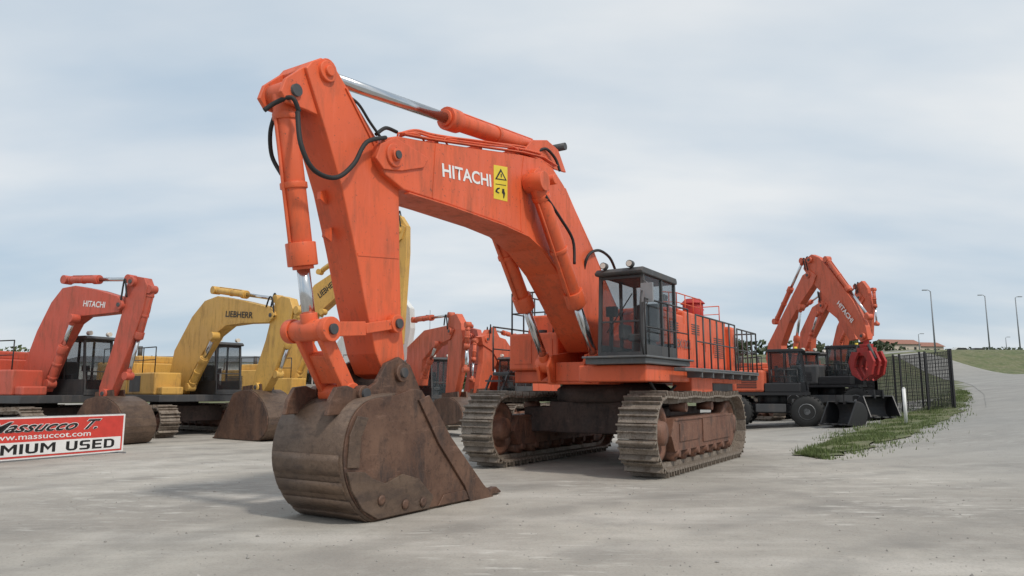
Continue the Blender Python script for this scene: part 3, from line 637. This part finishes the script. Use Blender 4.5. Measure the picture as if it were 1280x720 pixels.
# ============================================================ BACKGROUND EXCAVATORS
def bgx(name,label,F2,s,col,boom,arm,bucket_px,rams=(),w=.5,near=-1,group=None,cabm=None,txt=None,cwm=None,bw=.5,armm=None,pins=()):
    r=empty(name,F2.C,F2.rz,label,'excavator',group); cabm=cabm or M['dark']; cwm=cwm or col; yn=near*w/2
    for yc in (-1.3*s,1.3*s): crawler(r,1.85*s,.42*s,yc,.6*s,38,False,M['trackframe'],M['track'],s*.8)
    m=MB(); m.box(-1.1*s,1.1*s,-1.1*s,1.1*s,.45*s,.95*s); m.tube((0,0,.9*s),(0,0,1.12*s),.75*s,n=24); m.build('carbody',M['under'],r,.02)
    m=MB(); m.box(-2.5*s,1.7*s,-1.4*s,1.4*s,1.08*s,1.3*s); m.build('main_frame',M['dark'],r,.02)
    m=MB(); m.box(-2.5*s,-.5*s,-1.38*s,1.38*s,1.3*s,2.35*s); m.box(-.5*s,1.3*s,-1.38*s,-.5*s,1.3*s,2.0*s); m.box(-.5*s,.1*s,.45*s,1.38*s,1.3*s,2.25*s)
    m.box(-1.9*s,-.8*s,-.9*s,.9*s,2.35*s,2.6*s); m.box(1.3*s,1.65*s,-1.3*s,-.6*s,1.3*s,1.55*s); e=m.build('engine_house',col,r,.05)
    m=MB()
    for k in range(9): m.box(-2.2*s,-1.3*s,-1.4*s,-1.385*s,(1.5+k*.07)*s,(1.53+k*.07)*s)
    m.build('louvre',M['dark'],e)
    m=MB(); m.box(-.3*s,.4*s,-1.395*s,-1.381*s,1.4*s,1.9*s); m.build('side_panel',M['dark'],e)
    m=MB(); m.tube((-1.4*s,-.6*s,2.5*s),(-1.4*s,-.6*s,2.95*s),.08*s,n=10); m.build('exhaust_pipe',M['dark'],e)
    m=MB(); m.prism([(-2.5*s,-1.4*s),(-2.5*s,1.4*s),(-2.85*s,1.35*s),(-3.15*s,.9*s),(-3.2*s,0),(-3.15*s,-.9*s),(-2.85*s,-1.35*s)],1.15*s,2.4*s,'z'); m.build('counterweight',cwm,r,.06)
    m=MB(); rail(m,[(1.2*s,-1.34*s,2.0*s),(-.4*s,-1.34*s,2.0*s)],.8*s,.02,True,.8); m.build('handrail',M['black'],r)
    m=MB(); rail(m,[(-.5*s,-1.34*s,2.35*s),(-2.4*s,-1.34*s,2.35*s)],.5*s,.02,False,1); m.build('handrail',M['black'],r)
    cab(r,.12*s,1.72*s,.45*s,1.4*s,1.3*s,2.95*s,cabm,M['glass'],.15*s,.28,.07)
    for y in (.6*s,1.25*s): m=MB(); m.tube((1.5*s,y,3.13*s),(1.62*s,y,3.13*s),.07*s,n=10); m.build('work_light',M['lens'],r)
    m=MB(); m.prism(F2.L_(boom,yn),-w/2,w/2); B=m.build('boom',col,r,.012)
    m=MB(); m.prism(F2.L_(arm,yn*.7),-w*.35,w*.35); A=m.build('arm',armm or col,r,.012)
    for pp in pins:
        m=MB(); v=F2.V(*pp,yn); m.tube((v.x,-w/2-.06,v.z),(v.x,w/2+.06,v.z),.13*s,n=16); pb=m.build('pin_boss',col,A,.01)
        m=MB(); m.tube((v.x,-w/2-.09,v.z),(v.x,w/2+.09,v.z),.06*s,n=12); m.build('pivot_pin',M['dark'],B)
    for (a,b,sp,y,rb) in rams: ram(r,F2.P(*a,y),F2.P(*b,y),sp,y,rb,rb*.55,col,M['chrome'])
    if bucket_px:
        pf=sm_prof(F2.L_(bucket_px,yn),3); bucket(r,pf,bw*s,M['steel'],M['steelshell'])
        c=F2.P(*bucket_px[0],yn); d=F2.P(*bucket_px[1],yn)
        for sy in (-1,1): m=MB(); m.prism([(c[0]-.1,c[1]-.25),(c[0]-.05,c[1]+.25),(d[0],d[1]+.22),(d[0]+.1,d[1]-.2)],sy*w*.45-.03,sy*w*.45+.03); m.build('bucket_ear',M['steel'],r)
    a0=F2.V(*boom[len(boom)//2-1],yn*.6); a1=F2.V(*arm[1],yn*.6)
    for k,y_ in enumerate((-.1,.08)):
        H=MB(); o_=Vector((0,y_,0)); H.hose([a0+o_,(a0+a1)/2+Vector((0,0,(.2+.12*k)*s))+o_,a1+o_,a1+Vector((.12,0,-.5*s))+o_],.028); H.build('hydraulic_hose',M['rubber'],r)
    if txt:
        body_,pa,pb,h,tm=txt; a=F2.V(*pa,yn); b=F2.V(*pb,yn); xd=(b-a).normalized(); n=Vector((0,near,0)); yd=n.cross(xd)
        textm('lettering',body_,tm,B,a+n*.004,xd,yd,(b-a).length,h,.02)
    return r
FA=Fr(-16.4,24.7,-67.6)
bgx('crawler_excavator','dull red excavator at far left, its bucket behind the red and white banner',FA,1.15,M['red_bg'],
 [(24,472),(46,414),(64,378),(78,360),(94,357),(120,362),(146,370),(154,380),(148,390),(122,393),(102,395),(90,404),(74,434),(58,470),(50,490),(30,493)],
 [(155,372),(160,350),(168,345),(180,347),(184,358),(178,388),(164,428),(147,470),(134,502),(122,503),(124,484),(140,436),(152,392)],
 [(120,500),(140,496),(160,508),(168,533),(160,553),(143,561),(112,560),(90,550)],
 rams=[((84,350),(164,349),.5,0,.12),((62,480),(92,398),.55,-.42,.12),((190,362),(160,470),.55,0,.11)],txt=('HITACHI',(104,383),(131,385),.2,M['white']),pins=((150,381),(130,492),(165,352)),w=.44)
FB=Fr(-13.1,28.3,-52.7)
bgx('crawler_excavator','yellow excavator with lettered boom, nearest yellow one, its brown bucket on the ground',FB,1.15,M['yellow'],
 [(208,485),(218,438),(240,396),(256,376),(272,370),(304,376),(336,384),(344,394),(336,403),(303,404),(282,407),(266,420),(250,446),(238,470),(230,488)],
 [(340,392),(344,376),(352,370),(362,373),(366,386),(358,424),(340,470),(328,492),(314,492),(318,468),(332,425)],
 [(304,492),(325,488),(342,505),(347,530),(336,549),(308,553),(279,551)],
 rams=[((270,363),(348,374),.5,0,.12),((238,484),(268,420),.55,-.42,.12),((374,388),(348,468),.55,0,.11)],txt=('LIEBHERR',(282,396),(316,398),.22,M['blk']),pins=((340,394),(321,484)),w=.44)
FC=Fr(-10.4,34,-66)
bgx('crawler_excavator','yellow excavator with white body, its long boom reaching up behind the big orange arm',FC,1.1,M['yellow'],
 [(352,475),(352,430),(364,396),(393,356),(435,328),(496,277),(506,283),(502,298),(465,332),(424,368),(396,393),(380,422),(374,475)],
 [(492,278),(500,269),(508,282),(508,315),(500,430),(484,430),(488,330)],None,
 rams=[((400,340),(498,272),.55,0,.11),((372,470),(404,390),.55,-.4,.12)],txt=('LIEBHERR',(400,373),(424,352),.28,M['blk']),cabm=M['white_paint'],cwm=M['white_paint'],pins=((498,288),))
FW=Fr(-7.9,37,-55)
bgx('crawler_excavator','white excavator mostly hidden behind the big orange arm and bucket',FW,1.2,M['white_paint'],
 [(416,470),(420,430),(442,398),(486,370),(499,368),(502,388),(470,410),(448,438),(440,470)],
 [(494,376),(502,371),(512,385),(513,410),(507,450),(494,450),(496,410)],None,cabm=M['white_paint'],pins=((499,380),))
FD=Fr(-4.6,32,-28)
bgx('crawler_excavator','smaller orange excavator seen just right of the big orange arm',FD,1.0,M['orange_bg'],
 [(506,478),(509,434),(530,413),(558,407),(567,412),(562,424),(542,433),(528,450),(524,482)],
 [(559,410),(561,396),(570,392),(576,404),(578,425),(575,460),(567,499),(556,501),(560,440)],
 [(553,500),(572,497),(586,509),(587,526),(560,531),(543,523)],rams=[((518,400),(564,394),.5,0,.1),((530,470),(546,430),.5,-.3,.1),((585,406),(582,462),.5,0,.09)],w=.38,bw=.5,pins=((563,414),))
FD2=Fr(-.2,36,30)
bgx('crawler_excavator','orange excavator partly hidden behind the huge machine, arm folded to the left',FD2,1.05,M['orange_bg'],
 [(655,485),(645,444),(632,424),(612,417),(602,421),(604,431),(616,439),(626,457),(634,488)],
 [(605,422),(611,412),(620,412),(626,424),(624,444),(609,494),(597,494),(603,455)],
 [(611,492),(597,492),(583,502),(581,515),(594,525),(613,520)],w=.38,near=1,rams=[((642,420),(616,412),.5,0,.1),((594,426),(590,475),.5,0,.09)],bw=.5,pins=((608,424),))
FD3=Fr(-5.4,42,-35)
bgx('crawler_excavator','orange excavator farthest back in the middle, between the two small orange ones',FD3,1.15,M['red_bg'],
 [(534,478),(538,446),(556,424),(582,414),(592,419),(588,430),(568,438),(556,452),(550,480)],
 [(584,420),(588,410),(596,412),(600,428),(596,470),(588,492),(580,490),(586,450)],None,rams=[((552,416),(588,408),.5,0,.1),((558,474),(572,436),.5,-.3,.1)],w=.38,pins=((588,420),))
FE=Fr(13.2,37,-17,gz(13.2,37)-.1)
E1=bgx('crawler_excavator','orange excavator with tall peaked boom and arm holding the red grapple',FE,1.1,M['orange_bg'],
 [(966,478),(957,448),(960,430),(984,382),(1003,344),(1012,338),(1020,344),(1016,356),(1000,380),(986,404),(976,432),(982,478)],
 [(1004,336),(1006,324),(1014,318),(1024,322),(1036,336),(1066,376),(1082,408),(1085,424),(1076,428),(1064,412),(1040,380),(1014,352)],None,
 rams=[((990,468),(1001,384),.55,-.4,.12),((970,402),(1004,326),.55,0,.12),((1034,324),(1086,396),.55,0,.11)],txt=('HITACHI',(1046,380),(1064,404),.22,M['white']),w=.36,pins=((1010,344),(1078,420),(1012,325)))
v=FE.V(1082,420,0)
m=MB(); m.tube(v,v+Vector((0,0,-.4)),.12,n=12); m.tube(v+Vector((0,0,-.35)),v+Vector((0,0,-.55)),.28,.24,n=16); m.box(v.x-.3,v.x+.3,-.25,.25,v.z-.85,v.z-.5); gr_=m.build('grapple',M['redhot'],E1,.02)
for sx in (-1,1):
    for yy in (-.3,0,.3):
        m=MB(); m.prism([(v.x+sx*.1,v.z-.7),(v.x+sx*.5,v.z-.66),(v.x+sx*.72,v.z-1.1),(v.x+sx*.54,v.z-1.65),(v.x+sx*.02,v.z-1.9),(v.x+sx*.4,v.z-1.35),(v.x+sx*.33,v.z-1.05)],yy-.055,yy+.055); m.build('grapple_jaw',M['redhot'],gr_,.008)
    m=MB(); m.tube((v.x+sx*.28,-.15,v.z-.38),(v.x+sx*.62,-.15,v.z-1.0),.06,n=10); m.build('grapple_cylinder',M['dark'],gr_)
    m=MB(); m.beam((v.x+sx*.52,-.3,v.z-1.25),(v.x+sx*.52,.3,v.z-1.25),.09); m.build('grapple_crossbar',M['redhot'],gr_)
FE2=Fr(15.8,42,-17,gz(15.8,42)-.15)
bgx('crawler_excavator','second orange excavator behind the grapple machine, lower middle peak of the three arms',FE2,1.1,M['orange_bg'],
 [(998,450),(1000,416),(1015,384),(1027,376),(1034,382),(1026,398),(1014,422),(1012,452)],
 [(1022,378),(1024,366),(1032,362),(1040,367),(1060,391),(1070,424),(1062,426),(1046,398)],None,rams=[((1008,440),(1022,392),.5,-.4,.1),((1002,386),(1026,368),.5,0,.1),((1044,364),(1068,398),.5,0,.09)],w=.36,pins=((1027,382),))
FE3=Fr(19,45,-17,gz(19,45)-.2)
bgx('crawler_excavator','third orange excavator, rightmost of the raised arms, farthest back',FE3,1.1,M['orange_bg'],
 [(1036,450),(1046,408),(1062,374),(1074,366),(1080,374),(1070,392),(1057,420),(1050,452)],
 [(1068,368),(1070,356),(1077,351),(1084,360),(1089,385),(1088,420),(1079,420),(1075,388)],None,rams=[((1050,430),(1068,388),.5,-.4,.1),((1050,378),(1070,358),.5,0,.1),((1092,362),(1096,405),.5,0,.09)],w=.36,pins=((1074,372),))
def wheel(par,x,y,z,r,w):
    m=MB(); m.lathe([(r*.6,-w/2),(r*.92,-w/2),(r,-w*.35),(r,w*.35),(r*.92,w/2),(r*.6,w/2)],(x,y,z),28)
    for k in range(24):
        a=k*2*math.pi/24; mt=Matrix.Translation((x,y,z))@Matrix.Rotation(a,4,'Y'); m.box(-.03,.03,-w*.46,w*.46,r-.01,r+.03,mt)
    t=m.build('wheel',M['rubber'],par)
    m=MB(); m.lathe([(r*.2,-w*.5),(r*.25,-w*.3),(r*.5,-w*.52),(r*.52,-w*.4),(r*.52,w*.4),(r*.5,w*.52),(r*.25,w*.3),(r*.2,w*.5)],(x,y,z),20); m.build('wheel_rim',M['galv'],t)
def wheeled(F2,label,hm):
    r=empty('wheeled_excavator',F2.C,F2.rz,label,'excavator')
    for x in (-1.35,1.4):
        for y in (-1.05,1.05): wheel(r,x,y,.64,.64,.5)
    K=M['black']
    m=MB(); m.box(-1.9,1.9,-.5,.5,.55,.95); m.tube((-1.35,-1,.6),(-1.35,1,.6),.15); m.tube((1.4,-1,.6),(1.4,1,.6),.15); m.tube((0,0,.95),(0,0,1.3),.6,n=20); m.build('chassis',K,r,.02)
    m=MB(); m.box(-1.5,-.2,-1.2,1.2,1.42,2.35); m.prism([(-1.5,-1.2),(-1.5,1.2),(-2.0,1.15),(-2.35,.7),(-2.45,0),(-2.35,-.7),(-2.0,-1.15)],1.3,2.25,'z'); m.build('engine_house',hm,r,.1)
    m=MB(); m.box(-.2,1.2,-1.2,-.5,1.42,1.8); m.build('side_box',K,r,.04)
    m=MB(); m.box(-1.8,1.5,-1.22,1.2,1.3,1.42); m.build('deck',K,r)
    m=MB()
    for k in range(6): m.box(-1.3,-.5,-1.215,-1.2,1.6+k*.07,1.63+k*.07)
    m.build('louvre',K,r)
    m=MB(); rail(m,[(1.1,-1.15,1.8),(.1,-1.15,1.8)],.55,.02,True,.5); m.build('handrail',K,r)
    cab(r,-.1,1.45,-.15,1.15,1.42,3.15,K,M['glass'],.2,.25,.07)
    m=MB(); m.tube((1.0,.9,3.25),(1.0,.9,3.4),.07,n=12); m.build('beacon',M['signyel'],r)
    m=MB(); m.prism([(2.2,.12),(2.4,.1),(2.52,.4),(2.45,.75),(2.3,.78),(2.38,.45)],-1.2,1.2); m.beam((1.8,-.4,.6),(2.4,-.4,.4),.14); m.beam((1.8,.4,.6),(2.4,.4,.4),.14); m.build('dozer_blade',K,r,.02)
    m=MB(); m.box(-.6,.6,-1.1,-.6,.6,.95); m.build('toolbox',M['dark'],r,.03)
    return r
q=G(972,535); wheeled(Fr(q.x+.2,q.y+1,-66,gz(q.x+.2,q.y+1)+.02),'black wheeled excavator with orange rear, parked before the raised orange arms, cab glazed',M['orange_bg'])
q=G(1080,522); wheeled(Fr(q.x,q.y+3,-50,gz(q.x,q.y+3)),'black wheeled excavator between the grapple and the dark mesh fence, farther back',M['dark'])
for i,(px,py,lab) in enumerate(((1056,533,'black digging bucket on the ground, left one of two, beside the wheeled excavator'),(1098,524,'black digging bucket on the ground nearest the mesh fence'))):
    g_=G(px,py); r=empty('digging_bucket',(g_.x,g_.y,g_.z),R(30+i*60),lab,'bucket')
    bucket(r,sm_prof([(-.1,.95),(.35,.85),(.55,.5),(.4,.12),(0,.03),(-.65,.1)],3),.6,M['black'],M['dark'])
    for sy in (-.2,.14): m=MB(); m.box(-.2,.3,sy,sy+.06,.85,1.2); m.build('bucket_ear',M['black'],r)
# ============================================================ BANNER
br=G(153,566); bl=Vector((-11.7,17.1,0)); dirb=(Vector((bl.x,bl.y,0))-Vector((br.x,br.y,0))).normalized(); LB=4.7
org=Vector((br.x,br.y,0))+dirb*LB; ang=math.atan2(-dirb.y,-dirb.x)
bn=empty('banner_sign',org,ang,'red and white lettered banner on a low stand at the left edge','sign')
m=MB(); m.box(0,LB,-.01,.01,.04,1.02); m.build('banner_panel',M['white'],bn)
m=MB(); m.box(.05,LB-.05,-.016,-.012,.075,.985); m.build('red_field',M['signred'],bn)
m=MB(); m.box(.1,LB-.1,-.024,-.02,.12,.44); m.build('white_strip',M['white'],bn)
m=MB()
for x in (.1,LB-.1): m.beam((x,.05,0),(x,.05,1.04),.04); m.beam((x,-.25,.02),(x,.35,.02),.04)
m.beam((0,.03,1.02),(LB,.03,1.02),.03); m.build('stand',M['galv'],bn)
def bt(t,x0,w,z,h,mat,y,b=.02,sh=0,nm='lettering'): textm(nm,t,mat,bn,(x0,y,z),(1,0,0),(0,0,1),w,h,b,sh)
bt('Massucco T.',LB-.66-2.86,2.86,.66,.27,M['white'],-.018,.045,.6); bt('Massucco T.',LB-.66-2.83,2.80,.672,.246,M['blk'],-.024,.018,.6)
bt('www.massuccot.com',LB-.95-2.5,2.5,.5,.11,M['white'],-.018,.008)
blocktext('PREMIUM USED',M['blk'],bn,LB-.28-3.85,3.85,.165,.23,-.028)
# ============================================================ FENCE, POSTS, LAMPS
p1=G(1194,511); p2=G(1135,516); p2=p1+(p2-p1).normalized()*max((p2-p1).length,3.0)
def fence(a,b,h,lab,n):
    a=Vector((a.x,a.y,gz(a.x,a.y))); b=Vector((b.x,b.y,gz(b.x,b.y))); r=empty('mesh_fence',a,0,lab,'fence','dark mesh fence panels'); d=b-a; L=d.length
    for k in range(n+1):
        p=d*(k/n); m=MB(); m.beam(p,p+Vector((0,0,h+.1)),.07); m.build('fence_post',M['black'],r)
    m=MB(); nv=int(L/.06)
    for k in range(nv): p=d*(k/nv); m.beam(p+Vector((0,0,.08)),p+Vector((0,0,h)),.014)
    for k in range(16): z=.08+(h-.08)*k/15; m.beam(Vector((0,0,z)),d+Vector((0,0,z)),.014)
    m.build('wire_mesh',M['black'],r); return r
hf=2.45
fence(p1,p2,hf,'dark mesh fence panel beside the grass verge, near the road',3)
fence(p1+Vector((.1,.3,0)),p1+Vector((-.8,5.5,0)),hf,'dark mesh fence panel running back from the end post beside the road',3)
fence(p2,p2+Vector((1.6,6,0)),hf,'dark mesh fence panel running back behind the front panel',3)
g_=G(1133,531); m=MB(); m.tube((0,0,0),(0,0,1.3),.06,n=12); m.tube((0,0,1.3),(0,0,1.34),.065,.03,n=12)
o=m.build('marker_post',M['white']); o.location=(g_.x,g_.y,gz(g_.x,g_.y)); tag(o,'short white post at the corner of the grass verge before the mesh fence','post')
def lamp(px,top,d,lab,arm_=-1):
    dd=ray(px,top); t=d/dd.y; P_=CAM+dd*t; z0=gz(P_.x,P_.y); h=P_.z-z0
    r=empty('street_lamp',(P_.x,P_.y,z0),0,lab,'street lamp','street lamps along the rising road')
    m=MB(); m.tube((0,0,0),(0,0,h),.08,.045,n=10); m.build('lamp_pole',M['bluegrey'],r)
    m=MB(); m.hose([(0,0,h-.1),(arm_*.15,0,h+.08),(arm_*.4,0,h+.1)],.03); m.box(min(arm_*.3,arm_*.75),max(arm_*.3,arm_*.75),-.1,.1,h+.06,h+.14); m.build('lamp_head',M['bluegrey'],r,.02)
lamp(1163,364,66,'tall street lamp just left of the others, behind the mesh fence')
lamp(1231,370,78,'street lamp standing on the grass bank, middle one of the tall lamps')
lamp(1148,418,100,'short looking distant street lamp left of the tall one',1)
lamp(1257,422,120,'small distant street lamp between the two at the right edge',1)
lamp(1269,372,80,'street lamp at the right edge of the view',1)
m=MB(); m.tube((0,0,0),(0,0,11),.07,.03,n=8); m.tube((-.5,0,10.4),(.5,0,10.4),.03,n=6); o=m.build('antenna_mast',M['bluegrey']); o.location=(-9.6,84,0); tag(o,'thin distant mast rising behind the small orange excavator','mast')
def house(px,d,w,h,lab):
    x=(px-640)/FPX*d; z=gz(x,d); r=empty('house',(x,d,z-1.2),R(12),lab,'house')
    m=MB(); m.box(-w/2,w/2,-3,3,0,h); m.build('wall',M['wall'],r)
    m=MB(); m.prism([(-3.5,h),(3.5,h),(0,h+1.5)],-w/2-.4,w/2+.4,'x'); m.build('roof',M['roof'],r)
    for k in range(3): m=MB(); xx=-w/2+w*(k+.5)/3; m.box(xx-.4,xx+.4,-3.02,-3.0,h*.4,h*.8); m.build('window',M['black'],r)
house(1120,210,11,4,'pale house with red tiled roof on the rise above the grapple')
house(1150,235,12,3.6,'small low house with red roof behind the mesh fence')
def car(px,d,mat,lab):
    x=(px-640)/FPX*d; r=empty('parked_car',(x,d,gz(x,d)),0,lab,'car','distant cars on the rise')
    m=MB(); m.prism([(-2.1,.3),(2.1,.3),(2.1,.75),(1.2,.9),(.6,1.4),(-1.2,1.45),(-1.9,.95),(-2.15,.8)],-.85,.85); m.build('body',mat,r,.05)
    m=MB(); m.prism([(1.0,.92),(.55,1.33),(-1.1,1.36),(-1.6,.95)],-.86,.86); m.build('window',M['black'],r)
    for xx in (-1.3,1.3):
        m=MB(); m.tube((xx,-.88,.32),(xx,.88,.32),.32,n=14); m.build('wheel',M['rubber'],r)
car(1200,150,M['white_paint'],'small white car far off on the grassy rise, left of the two'); car(1222,165,M['dark'],'small dark car far off on the grassy rise, right of the white one')
def leafmass(m,c,rx,ry,rz,n,s):
    for i in range(n):
        while True:
            p=Vector((random.uniform(-1,1),random.uniform(-1,1),random.uniform(-1,1)))
            if .25<p.length<1: break
        p=Vector((p.x*rx,p.y*ry,p.z*rz))+c; a=Vector((random.gauss(0,1),random.gauss(0,1),random.gauss(0,1))).normalized(); b=a.orthogonal().normalized(); cc_=a.cross(b)
        q=s*random.uniform(.6,1.4); m.face([m.V(p-b*q),m.V(p+cc_*q*.6),m.V(p+b*q),m.V(p-cc_*q*.6)])
def tree(x,y,h,lab,mat):
    z=gz(x,y); r=empty('tree',(x,y,z),0,lab,'tree','trees beyond the yard')
    m=MB(); m.tube((0,0,0),(.1,0,h*.55),h*.03,h*.015,n=8)
    for k in range(5): a=k*1.3; m.tube((.05,0,h*(.3+.05*k)),(math.cos(a)*h*.22,math.sin(a)*h*.22,h*(.55+.07*k)),h*.012,h*.005,n=6)
    m.build('trunk',M['bark'],r)
    m=MB()
    for k in range(9):
        a=random.uniform(0,6.28); rr_=random.uniform(0,.25)*h; leafmass(m,Vector((math.cos(a)*rr_,math.sin(a)*rr_,h*random.uniform(.4,.8))),h*.18,h*.18,h*.15,110,h*.035)
    m.build('crown',mat,r,norm=False)
tl=[(-66,95,8,'leftmost dark tree beyond the yard behind the dull red excavator'),(-52,100,7,'low tree between the dull red and yellow excavators'),(-45,92,6.5,'bushy tree left of the yellow excavator cab'),(-30,98,6.5,'tree just visible behind the second yellow excavator'),(-6,96,6,'tree glimpsed beyond the small orange excavators'),(31,98,3.2,'small tree right of the huge excavator tail'),(47,100,3.0,'bushy small tree beyond the three raised orange arms')]
for i,(x,y,h,lab) in enumerate(tl): tree(x,y,h,lab,M['leaf'] if i%2 else M['leaf2'])
m=MB(); x=-130
while x<60:
    hh=random.uniform(1.5,3.0)*(.5 if x>15 else 1); y=112+random.uniform(-4,4); leafmass(m,Vector((x,y,gz(x,y)+hh*.8)),random.uniform(3,5),2,hh,170,.42); x+=random.uniform(3.5,6)
for i in range(26):
    x=random.uniform(105,190); y=random.uniform(170,230); leafmass(m,Vector((x,y,gz(x,y)+.6)),3,2,1.2,60,.4)
o=m.build('treeline',M['leaf'],norm=False); o['kind']='stuff'; tag(o,'low dark hedge and bushes along the horizon behind the machines','hedge')
w_=empty('warehouse',(-48,118,0),0,'long pale low warehouse behind the yellow excavators','building')
m=MB(); m.box(-22,22,-6,6,0,6); m.build('wall',M['white_paint'],w_)
m=MB(); m.prism([(-6.5,6),(6.5,6),(0,7.2)],-22.5,22.5,'x'); m.build('roof',M['grey'],w_)
for k in range(5): m=MB(); m.box(-18+k*8,-14+k*8,-6.03,-6.0,0,4); m.build('door',M['grey'],w_)
# ============================================================ LIGHT, SKY, CAMERA
wd=bpy.data.worlds.new('World'); sc.world=wd; wd.use_nodes=True; nt=wd.node_tree
for n in list(nt.nodes): nt.nodes.remove(n)
EL,AZ=R(50),R(140)
sky=nd(nt,'ShaderNodeTexSky',sky_type='NISHITA'); sky.sun_disc=False; sky.sun_elevation=EL; sky.sun_rotation=AZ; sky.dust_density=2.5
b1=nd(nt,'ShaderNodeBackground'); b1.inputs[1].default_value=.12; nt.links.new(sky.outputs[0],b1.inputs[0])
tc=nd(nt,'ShaderNodeTexCoord').outputs['Generated']
sp=nd(nt,'ShaderNodeSeparateXYZ'); nt.links.new(tc,sp.inputs[0])
ad=nd(nt,'ShaderNodeMath',operation='ADD'); mx=nd(nt,'ShaderNodeMath',operation='MAXIMUM'); nt.links.new(sp.outputs[2],mx.inputs[0]); mx.inputs[1].default_value=0
nt.links.new(mx.outputs[0],ad.inputs[0]); ad.inputs[1].default_value=.25
dv=[]
for i in (0,1):
    d=nd(nt,'ShaderNodeMath',operation='DIVIDE'); nt.links.new(sp.outputs[i],d.inputs[0]); nt.links.new(ad.outputs[0],d.inputs[1]); dv.append(d.outputs[0])
cb=nd(nt,'ShaderNodeCombineXYZ'); nt.links.new(dv[0],cb.inputs[0]); nt.links.new(dv[1],cb.inputs[1])
c1=noise(nt,cb.outputs[0],.7,6,.48,(.6,1.1,1)); c2=noise(nt,cb.outputs[0],2.0,6,.48,(.55,1.2,1))
sm=nd(nt,'ShaderNodeMath',operation='MULTIPLY_ADD'); nt.links.new(c2,sm.inputs[0]); sm.inputs[1].default_value=.4; nt.links.new(c1,sm.inputs[2])
cc=mix(nt,ramp(nt,sm.outputs[0],.56,.8),(.53,.645,.755),(.82,.85,.87))
b2=nd(nt,'ShaderNodeBackground'); nt.links.new(cc,b2.inputs[0]); b2.inputs[1].default_value=1.0
ms=nd(nt,'ShaderNodeMixShader'); nt.links.new(ramp(nt,c1,.3,.6,.8,.96),ms.inputs[0]); nt.links.new(b1.outputs[0],ms.inputs[1]); nt.links.new(b2.outputs[0],ms.inputs[2])
ow=nd(nt,'ShaderNodeOutputWorld'); nt.links.new(ms.outputs[0],ow.inputs[0])
sl=bpy.data.lights.new('sun','SUN'); sl.energy=2.2; sl.angle=R(5); sl.color=(1,.94,.85); so=bpy.data.objects.new('sun',sl); COL.objects.link(so)
dsun=Vector((math.sin(AZ)*math.cos(EL),math.cos(AZ)*math.cos(EL),math.sin(EL))); so.rotation_euler=dsun.to_track_quat('Z','Y').to_euler()
cd=bpy.data.cameras.new('camera'); cd.sensor_width=36; cd.lens=36*FPX/1280; cd.clip_end=4000; co=bpy.data.objects.new('camera',cd); COL.objects.link(co)
co.location=CAM; co.rotation_euler=(R(90)+TH,0,0); sc.camera=co
sc.view_settings.view_transform='Standard'; sc.view_settings.look='None'; sc.view_settings.exposure=0
